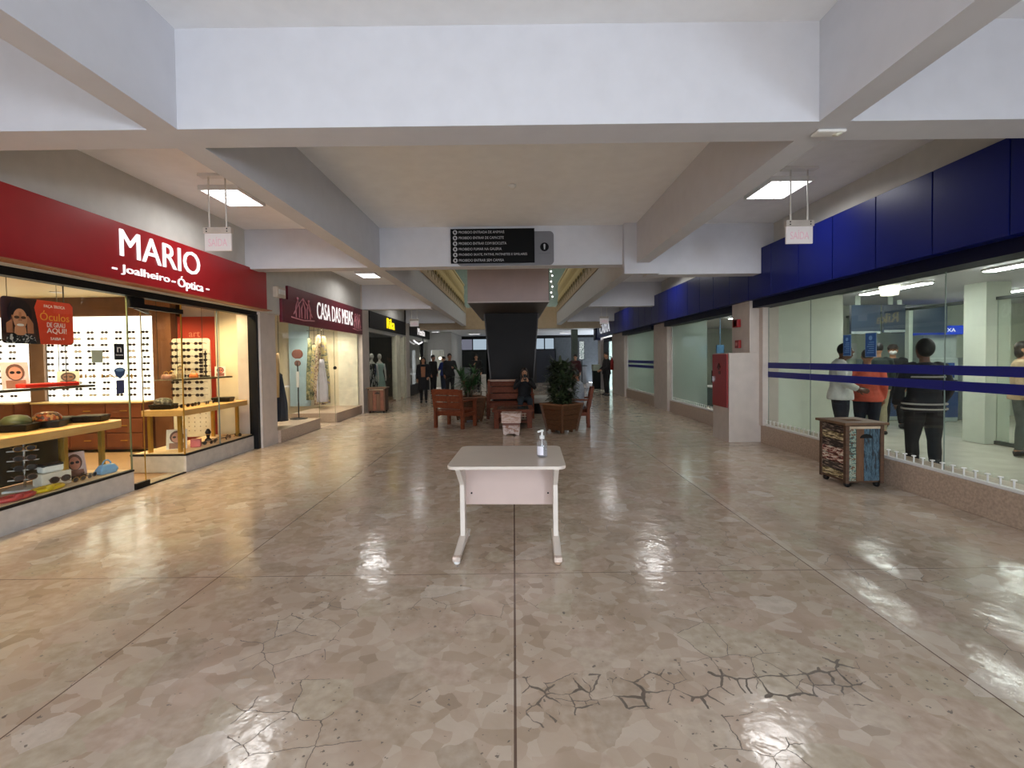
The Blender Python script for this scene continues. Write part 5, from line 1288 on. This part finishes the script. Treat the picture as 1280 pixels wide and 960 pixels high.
    if mask:
        g = G(); g.ball(hd+V((0, -.055, -.045)), (.062, .055, .052), 14, 8); g.build('face_mask', PLASTIC, t, True)
    if band:
        for z, r_ in band:
            g = G(); n = 24
            g.loft([[(.165*W*r_*cos(2*pi*i/n), .127*W*r_*sin(2*pi*i/n), z+dz) for i in range(n)] for dz in (0, .018)]); g.build('stripe', mat('grey_stripe', S(176, 168, 160), .8), t)
    return t
FAB = lambda n, c_: mat(n, c_, .85, noise=.1, scale=12)
BLKC = FAB('black_cloth', S(26, 25, 28)); NAVC = FAB('navy_cloth', S(30, 36, 52)); JEAN = FAB('blue_jeans', S(40, 50, 70))
# walking woman on the left
J = stand_pose(knL=(.09, -.10, .52), anL=(.09, -.06, .10), toL=(.10, -.21, .05), knR=(-.09, -.0, .5), anR=(-.09, .10, .09), toR=(-.1, -.05, .035), elL=(.25, .04, 1.13), wrL=(.19, -.10, .95), haL=(.15, -.16, .92))
t = person('woman in black coat with tan top walking toward the camera, left aisle', (-3.22, 16.8, 0), radians(8), J, BLKC, BLKC, 1, 'long', .96, 1.05, True)
G().prism([(-.07, .98), (.07, .98), (.085, 1.36), (-.085, 1.36)], 1, -.158, -.13).build('shirt_front', FAB('tan_top', S(156, 104, 74)), t, bevel=.01)
person('person in dark clothes standing at the left end wall', (-3.55, 20.8, 0), radians(60), stand_pose(), BLKC, BLKC, 0, 'short', 1.02, 1.0, voxel=.016)
person('person in a blue shirt beside the person in dark clothes, left end', (-3.1, 20.9, 0), radians(-40), stand_pose(elR=(-.26, -.04, 1.14), wrR=(-.14, -.22, 1.12), haR=(-.08, -.28, 1.14)), FAB('blue_shirt', S(40, 60, 130)), JEAN, 1, 'short', .98, 1.0, voxel=.016)
person('tall person in black with pale collar standing behind the left plant', (-2.55, 18.8, 0), radians(20), stand_pose(elL=(.24, -.06, 1.14), wrL=(.08, -.24, 1.18), haL=(.02, -.3, 1.2)), BLKC, BLKC, 0, 'short', 1.04, 1.05, voxel=.016)
person('person in black standing by the dark back wall, left of the column', (-1.75, 22.0, 0), radians(10), stand_pose(elR=(-.25, -.04, 1.15), wrR=(-.1, -.2, 1.25), haR=(-.05, -.24, 1.32)), BLKC, BLKC, 1, 'short', 1.03, 1.1, voxel=.016)
person('guard in a dark suit standing in profile at the bank entrance', (3.75, 19.05, 0), radians(-80), stand_pose(elL=(.22, -.06, 1.12), wrL=(.1, -.26, 1.02), haL=(.05, -.33, 1.0), elR=(-.22, -.06, 1.12), wrR=(-.1, -.27, .99), haR=(-.04, -.33, .98)), BLKC, BLKC, 1, 'short', 1.03, 1.1, voxel=.014)
person('person in dark clothes far behind the right plant', (2.75, 21.0, 0), radians(-20), stand_pose(), FAB('dark_red_top', S(70, 30, 34)), BLKC, 1, 'short', .99, 1.05, voxel=.016)
# seated person on the bench with a phone
J = sit_pose(elL=(.25, -.02, .80), wrL=(.07, -.20, .98), haL=(.03, -.25, 1.04), elR=(-.25, -.02, .80), wrR=(-.07, -.20, .98), haR=(-.03, -.25, 1.04))
t = person('woman in dark clothes sitting on the bench, both hands raised at her face', (.28, 12.30, -.02), 0, J, BLKC, FAB('dark_teal_jeans', S(34, 42, 50)), 1, 'long', 1.02, 1.05, hairm=mat('brown_hair', S(52, 34, 26), .5, noise=.2))
o = G().box(-.036, .036, -.006, .006, -.075, .075).build('mobile_phone', BLACK, None, bevel=.004); o.location = (.28, 12.005, 1.075); tag(o, 'dark mobile phone held up by the woman on the bench', 'phone')
person('person in grey shirt sitting in the right armchair, facing left', (1.36, 10.88, -.02), radians(-97), sit_pose(), FAB('grey_shirt', S(150, 154, 160)), NAVC, 0, 'short', 1.0, 1.05, long_sleeve=False)
# bank customers
t = person('man in white jacket and dark trousers queueing inside the bank window', (5.02, 7.25, 0), radians(60), stand_pose(hea=(0, -.06, 1.57), nec=(0, -.03, 1.47), elL=(.25, 0, 1.13), wrL=(.2, -.2, 1.02), haL=(.17, -.28, 1.0), elR=(-.25, 0, 1.13), wrR=(-.2, -.2, 1.02), haR=(-.17, -.28, 1.0)), FAB('white_jacket', S(206, 204, 200)), FAB('dark_blue_trousers', S(28, 34, 48)), 2, 'short', 1.02, 1.15)
person('person in orange jacket seen from behind in the bank queue', (5.62, 7.5, 0), radians(150), stand_pose(elL=(.23, -.05, 1.12), wrL=(.12, -.22, 1.02), haL=(.06, -.28, 1.0)), FAB('orange_jacket', S(206, 92, 72)), FAB('dark_blue_trousers', S(28, 34, 48)), 0, 'short', .95, 1.1)
person('person in dark top and khaki trousers behind the orange jacket', (7.02, 9.1, 0), radians(170), stand_pose(), FAB('dark_green_top', S(34, 44, 42)), FAB('khaki_trousers', S(166, 156, 128)), 1, 'short', 1.03, 1.1)
person('man in dark uniform, cap and white face mask inside the bank', (7.95, 9.9, 0), radians(-35), stand_pose(anL=(.15, .02, .085), toL=(.2, -.12, .035), knL=(.12, -.015, .5)), BLKC, BLKC, 1, 'short', 1.02, 1.1, cap=mat('brown_cap', S(62, 52, 46), .7), mask=True)
person('stout person in black sweater with grey stripes inside the bank', (4.98, 5.72, 0), radians(170), stand_pose(elL=(.27, 0, 1.12), elR=(-.27, 0, 1.12), wrL=(.24, -.12, .93), haL=(.2, -.2, .92), wrR=(-.24, -.12, .93), haR=(-.2, -.2, .92), knL=(.12, -.015, .5), knR=(-.12, -.015, .5), anL=(.12, .02, .085), anR=(-.12, .02, .085), toL=(.14, -.13, .035), toR=(-.14, -.13, .035)),
       FAB('black_sweater', S(34, 34, 40)), FAB('charcoal_trousers', S(36, 34, 36)), 2, 'afro', 1.0, 1.10, band=[(.885, 1.30), (.945, 1.29), (1.27, 1.16)])
person('person in beige coat at the right frame edge inside the bank', (7.6, 7.05, 0), radians(40), stand_pose(), FAB('beige_coat', S(190, 164, 130)), FAB('grey_green_trousers', S(84, 92, 88)), 1, 'bob', 1.0, 1.05)

# ------------------------------------------------------------------ bank furnishing
TUBE = glow('bank_tube', (.96, 1, .96, 1), 16)
def strip_lamp(label, loc, ln, rz=0, w=.14, group=None):
    t = thing('strip_lamp', label, 'lamp', loc, rz, group)
    G().box(-w/2-.02, w/2+.02, -ln/2, ln/2, -.03, 0).build('housing', FIX, t); G().box(-w/2, w/2, -ln/2+.02, ln/2-.02, -.045, -.03).build('tube_cover', TUBE, t)
strip_lamp('fluorescent strip on the bank ceiling above the queue', (6.9, 8.6, 2.76), 1.5)
strip_lamp('fluorescent strip on the bank ceiling at the right frame edge', (6.85, 6.2, 2.76), 1.3)
strip_lamp('fluorescent strip deeper on the bank ceiling beyond the glass partition', (9.6, 9.3, 2.76), 1.4)
strip_lamp('fluorescent strip deeper on the bank ceiling, right part', (10.0, 6.5, 2.76), 1.4)
strip_lamp('fluorescent strip nearest in the bank, outside the right edge', (6.4, 3.2, 2.76), 1.3)  # out of view, added to brighten the bank
strip_lamp('fluorescent strip in the bank seen over the fire cabinet, upper', (5.75, 11.4, 2.76), 1.0)
strip_lamp('fluorescent strip in the bank seen over the fire cabinet, lower', (6.9, 14.5, 2.76), 1.0)
strip_lamp('fluorescent strip behind the far frosted bank window', (6.0, 17.0, 2.76), 1.4)
t = thing('square_lamp', 'small square yellowish lamp shade near the ceiling strip in the bank', 'lamp', (6.6, 8.3, 2.50))
G().loft([[(-.11, -.11, .25), (.11, -.11, .25), (.11, .11, .25), (-.11, .11, .25)], [(-.09, -.09, .08), (.09, -.09, .08), (.09, .09, .08), (-.09, .09, .08)]]).build('shade', glow('yellowish_shade', (1, .97, .75, 1), .6), t); G().box(-.03, .03, -.03, .03, .25, .26).build('mount', FIX, t)
DBP = mat('dark_blue_grey_panel', S(54, 66, 84), .35, noise=.12, scale=1.5)
for x0, x1, z0, nm in ((6.95, 7.55, 1.98, 'left dark blue-grey overhead panel behind the queue'), (7.62, 8.06, 2.0, 'second dark blue-grey overhead panel behind the queue')):
    t = thing('overhead_panel', nm, 'panel', ((x0+x1)/2, 9.75, z0)); w = (x1-x0)/2
    G().box(-w, w, -.03, .03, 0, 2.72-z0-.15).build('board', DBP, t); G().box(-w, w, -.036, -.03, .0, .05).build('lower_strip', mat('panel_strip', S(150, 160, 160), .5), t); G().box(-w+.1, -w+.2, -.01, .01, 2.72-z0-.15, 2.76-z0).build('bracket', ALU, t)
t = thing('overhead_panel', 'third dark blue-grey overhead panel right of the aluminium post', 'panel', (9.1, 10.6, 2.02)); G().box(-.6, .6, -.03, .03, 0, .6).build('board', DBP, t); G().box(-.5, -.4, -.01, .01, .6, .74).build('bracket', ALU, t)
def atm(label, loc, rz, head=True):
    t = thing('cash_machine', label, 'machine', loc, rz)
    G().box(-.34, .34, 0, .6, 0, 1.45).build('body', mat('atm_grey', S(176, 184, 182), .4), t, bevel=.02)
    G().prism([(-.06, .78), (0, .74), (0, .95), (-.02, .95)], 0, -.3, .3).build('keypad_shelf', mat('atm_dark', S(60, 66, 78), .4), t, bevel=.004)
    G().box(-.24, .24, -.012, 0, 1.0, 1.34).build('screen', mat('atm_screen', S(44, 70, 128), .2, emit=.14), t)
    G().box(-.33, .33, -.008, 0, .1, .68).build('lower_panel', mat('atm_blue', S(52, 74, 122), .4), t)
    if head: h_ = G().box(-.42, .42, -.06, .55, 1.98, 2.18).build('top_sign', mat('atm_bright_blue', S(28, 62, 190), .35, emit=.14), t, bevel=.01); text('lettering', 'CAIXA', LETW, (-.2, -.061, 2.04), (1, 0, 0), (0, 0, 1), .4, .08, .004, h_); G().box(-.38, .38, .1, .5, 1.45, 1.98).build('back_panel', mat('atm_grey', S(176, 184, 182)), t)
atm('cash machine with bright blue top sign behind the striped sweater', (9.75, 10.7, 0), 0)
atm('cash machine right of the bright blue signed one', (10.75, 10.7, 0), 0, False)
atm('cash machine left behind the queue on the back wall', (8.75, 11.0, 0), 0, False)
t = thing('counter_desk', 'blue and white bank counter behind the queueing people', 'counter', (7.1, 11.2, 0))
G().box(-.9, .9, -.3, .3, 0, 1.0).build('body', mat('counter_white', S(206, 210, 206), .4), t, bevel=.01); G().box(-.92, .92, -.33, .33, 1.0, 1.04).build('worktop', mat('counter_blue', S(40, 60, 130), .4), t)
t = thing('wall_sign', 'white and blue lettered board on the bank back wall', 'sign', (7.5, 11.58, 1.45)); G().box(-.9, .9, -.02, 0, 0, .38).build('board', PLASTIC, t); text('lettering', 'CAIXA', mat('caixa_blue', S(30, 60, 140), .5), (-.5, -.021, .1), (1, 0, 0), (0, 0, 1), .9, .16, .004, t)
# posters taped to the bank glass
for nm, y_, z_, w_, h_, sx in (('smaller blue notice sheet taped on the bank glass', 6.35, 1.545, .135*1.0, .27, 0), ('larger blue notice sheet taped on the bank glass, right one', 5.93, 1.53, .17, .29, 0)):
    t = thing('notice_sheet', nm, 'poster', (4.485, y_, z_))
    G().box(0, .003, -w_/2-.008, w_/2+.008, -.008, h_+.008).build('border', mat('sheet_border', S(130, 156, 176), .5), t)
    G().box(-.003, 0, -w_/2, w_/2, 0, h_).build('sheet', mat('notice_blue', S(28, 72, 128), .5, noise=.12, scale=20), t)
    g = G()
    for i in range(6): g.box(-.0045, -.003, -w_*.34, w_*(.34-.1*(i % 3)), h_*(.15+.09*i), h_*(.15+.09*i)+.008)
    g.build('text_line', mat('notice_text', S(110, 150, 190), .5), t)
    G().prism([(w_*.17*cos(a*pi/6), h_*.8+w_*.17*sin(a*pi/6)) for a in range(12)], 0, -.0045, -.003).build('round_mark', mat('notice_text', S(110, 150, 190), .5), t)
# dark seats and screens seen in the second bank window
t = thing('office_chair', 'blue office chair seen through the window beyond the pier', 'chair', (5.3, 10.55, 0), radians(200))
BC = mat('blue_upholstery', S(24, 42, 150), .7)
G().box(-.23, .23, -.22, .22, .44, .52).build('seat', BC, t, bevel=.03); G().box(-.22, .22, .2, .27, .6, 1.25).build('backrest', BC, t, bevel=.03); G().tube([(0, 0, .06), (0, 0, .44)], .03, 8).build('pole', BLACK, t)
g = G()
for i in range(5): g.bar((0, 0, .07), (.28*cos(i*1.257), .28*sin(i*1.257), .035), .04, .03)
g.build('star_base', BLACK, t)
for i in range(5): G().ball((.28*cos(i*1.257), .28*sin(i*1.257), .025), .025, 8, 6).build('caster', BLACK, t)
for i, (y_, nm) in enumerate([(10.2, 'nearer'), (11.6, 'farther')]):
    t = thing('service_desk', '%s pale service desk behind the second bank window' % nm, 'desk', (6.2 if y_ < 11 else 5.5, y_ if y_ < 11 else 12.7, 0)); G().box(-.35, .35, -.5, .5, .72, .75).build('top', PLASTIC, t)
    G().box(.3, .34, -.5, .5, 0, .72).build('panel', mat('desk_teal', S(70, 100, 110), .5), t); G().box(-.33, -.3, -.48, .48, 0, .72).build('panel', mat('desk_teal', S(70, 100, 110), .5), t)
    t = thing('monitor', 'dark monitor on the %s service desk in the bank' % nm, 'monitor', (6.2 if y_ < 11 else 5.5, y_ if y_ < 11 else 12.7, .75), .5); G().box(-.24, .24, -.02, .02, .1, .42).build('screen', BLACK, t); G().box(-.04, .04, -.02, .06, .0, .12).build('stand', BLACK, t)
for i, (x_, nm) in enumerate([(5.35, 'left'), (5.8, 'middle'), (6.25, 'right')]):
    g = G(); g.box(x_-.1, x_+.1, 11.95, 12.0, 1.4, 1.75); g.box(x_-.01, x_+.01, 11.97, 11.98, 1.75, 2.66); o = g.build('hanging_banner', mat('banner_blue', S(60, 110, 150), .5, noise=.2)); tag(o, '%s blue hanging banner deep behind the second bank window' % nm, 'banner'); o.location = (-.3, .6, .1)
# red extinguisher by the bank entrance
t = thing('fire_extinguisher', 'red fire extinguisher with white label hung by the bank entrance', 'extinguisher', (4.28, 20.6, 1.0))
G().lathe([(.001, 0), (.075, .005), (.075, .42), (.03, .5), (.03, .54), (.001, .55)], n=18).build('cylinder', RD, t, True); g = G(); g.bar((0, 0, .57), (-.08, 0, .6), .03, .02); g.tube([(-.03, 0, .55), (-.12, .02, .4), (-.1, .02, .15)], .012, 8); g.build('hose', BLACK, t); G().box(-.08, -.074, -.05, .05, .18, .32).build('tank_label', PLASTIC, t); G().box(.06, .085, -.03, .03, .3, .36).build('bracket', BLACK, t)
# lit poster and counter at the far right
t = thing('lit_poster', 'narrow lit white poster far right before the back hall', 'poster', (3.45, 23.9, 1.45)); G().box(-.14, .14, -.02, .02, 0, .95).build('frame', BLACK, t)
pz = patterned('lit_poster_print', [S(40, 60, 60), S(200, 206, 204), S(90, 110, 110), S(220, 222, 220)], 9, .5, stretch=(1, 1, 1.5)); pz.node_tree.nodes['Principled BSDF'].inputs['Emission Strength'].default_value = .28
pz.node_tree.links.new([n for n in pz.node_tree.nodes if n.type == 'VALTORGB'][0].outputs[0], pz.node_tree.nodes['Principled BSDF'].inputs['Emission Color'])
G().box(-.12, .12, -.026, -.02, .02, .93).build('print', pz, t); G().box(-.02, .02, -.02, .02, -1.45, 0).build('stand_pole', BLACK, t); G().box(-.15, .15, -.12, .12, -1.45, -1.42).build('stand_base', BLACK, t)
t = thing('reception_counter', 'grey counter deep in the back hall on the right', 'counter', (3.4, 28.2, 0)); G().box(-.9, .9, -.3, .3, 0, 1.05).build('body', mat('slate_counter', S(92, 92, 94), .5), t, bevel=.01); G().box(-.95, .95, -.35, .35, 1.05, 1.1).build('worktop', BLACK, t)
box_thing('paper_stack', 'white papers lying on the grey back hall counter', 'papers', (2.9, 28.1, 1.10), .2, (.35, .25, .12), S(226, 226, 222), .004)
t = thing('wall_cabinet', 'pale cabinet standing right before the bank entrance end', 'cabinet', (4.05, 24.1-.5, 0)); G().box(-.1, .25, -.2, .2, 0, .9).build('body', BLACK, t); G().box(-.12, .27, -.22, .22, .9, 1.2).build('upper_box', mat('cab_pale', S(190, 190, 170), .5), t)

# repeats of a kind carry a common group phrase
GROUPS = {'exit_sign': 'hanging exit signs', 'ceiling_lamp': 'square ceiling lamps', 'strip_lamp': 'bank ceiling strips', 'display_tray': 'black trays on the oak counters',
          'picture_card': 'portrait cards in the optician windows', 'hanging_garment': 'garments in the wine red shop', 'wooden_planter': 'wooden planters', 'potted_plant': 'plants in the planters',
          'shop_sign': 'shop sign boards', 'window_sticker': 'stickers on the optician glass', 'notice_sheet': 'blue notices on the bank glass', 'wooden_bin': 'rustic wooden bins',
          'armchair': 'wooden armchairs', 'display_counter': 'oak display counters', 'glass_shelf': 'hanging glass shelves', 'eyewear_display': 'lit eyewear panels', 'drawer_cabinet': 'cabinets under the eyewear panels',
          'mannequin': 'mannequins in the third shop', 'cash_machine': 'bank cash machines', 'overhead_panel': 'overhead panels in the bank', 'hanging_banner': 'blue banners in the bank', 'service_desk': 'bank service desks',
          'monitor': 'monitors on the service desks', 'balustrade': 'upper-floor balustrades', 'stud_rail': 'stud rails on the bank curbs', 'ring_display': 'jewellery cushions', 'shoe_box': 'product boxes in the far shop',
          'display_table': 'tables in the far shop', 'chunky_necklace': 'chunky bands on the window floor'}
for o in list(bpy.data.objects):
    if o.parent is None and 'label' in o and 'group' not in o:
        b_ = o.name.split('.')[0]
        if b_ in GROUPS: o['group'] = GROUPS[b_]
        elif b_ == 'person': o['group'] = 'people inside the bank' if o.location.x > 4.5 else 'people in the gallery'
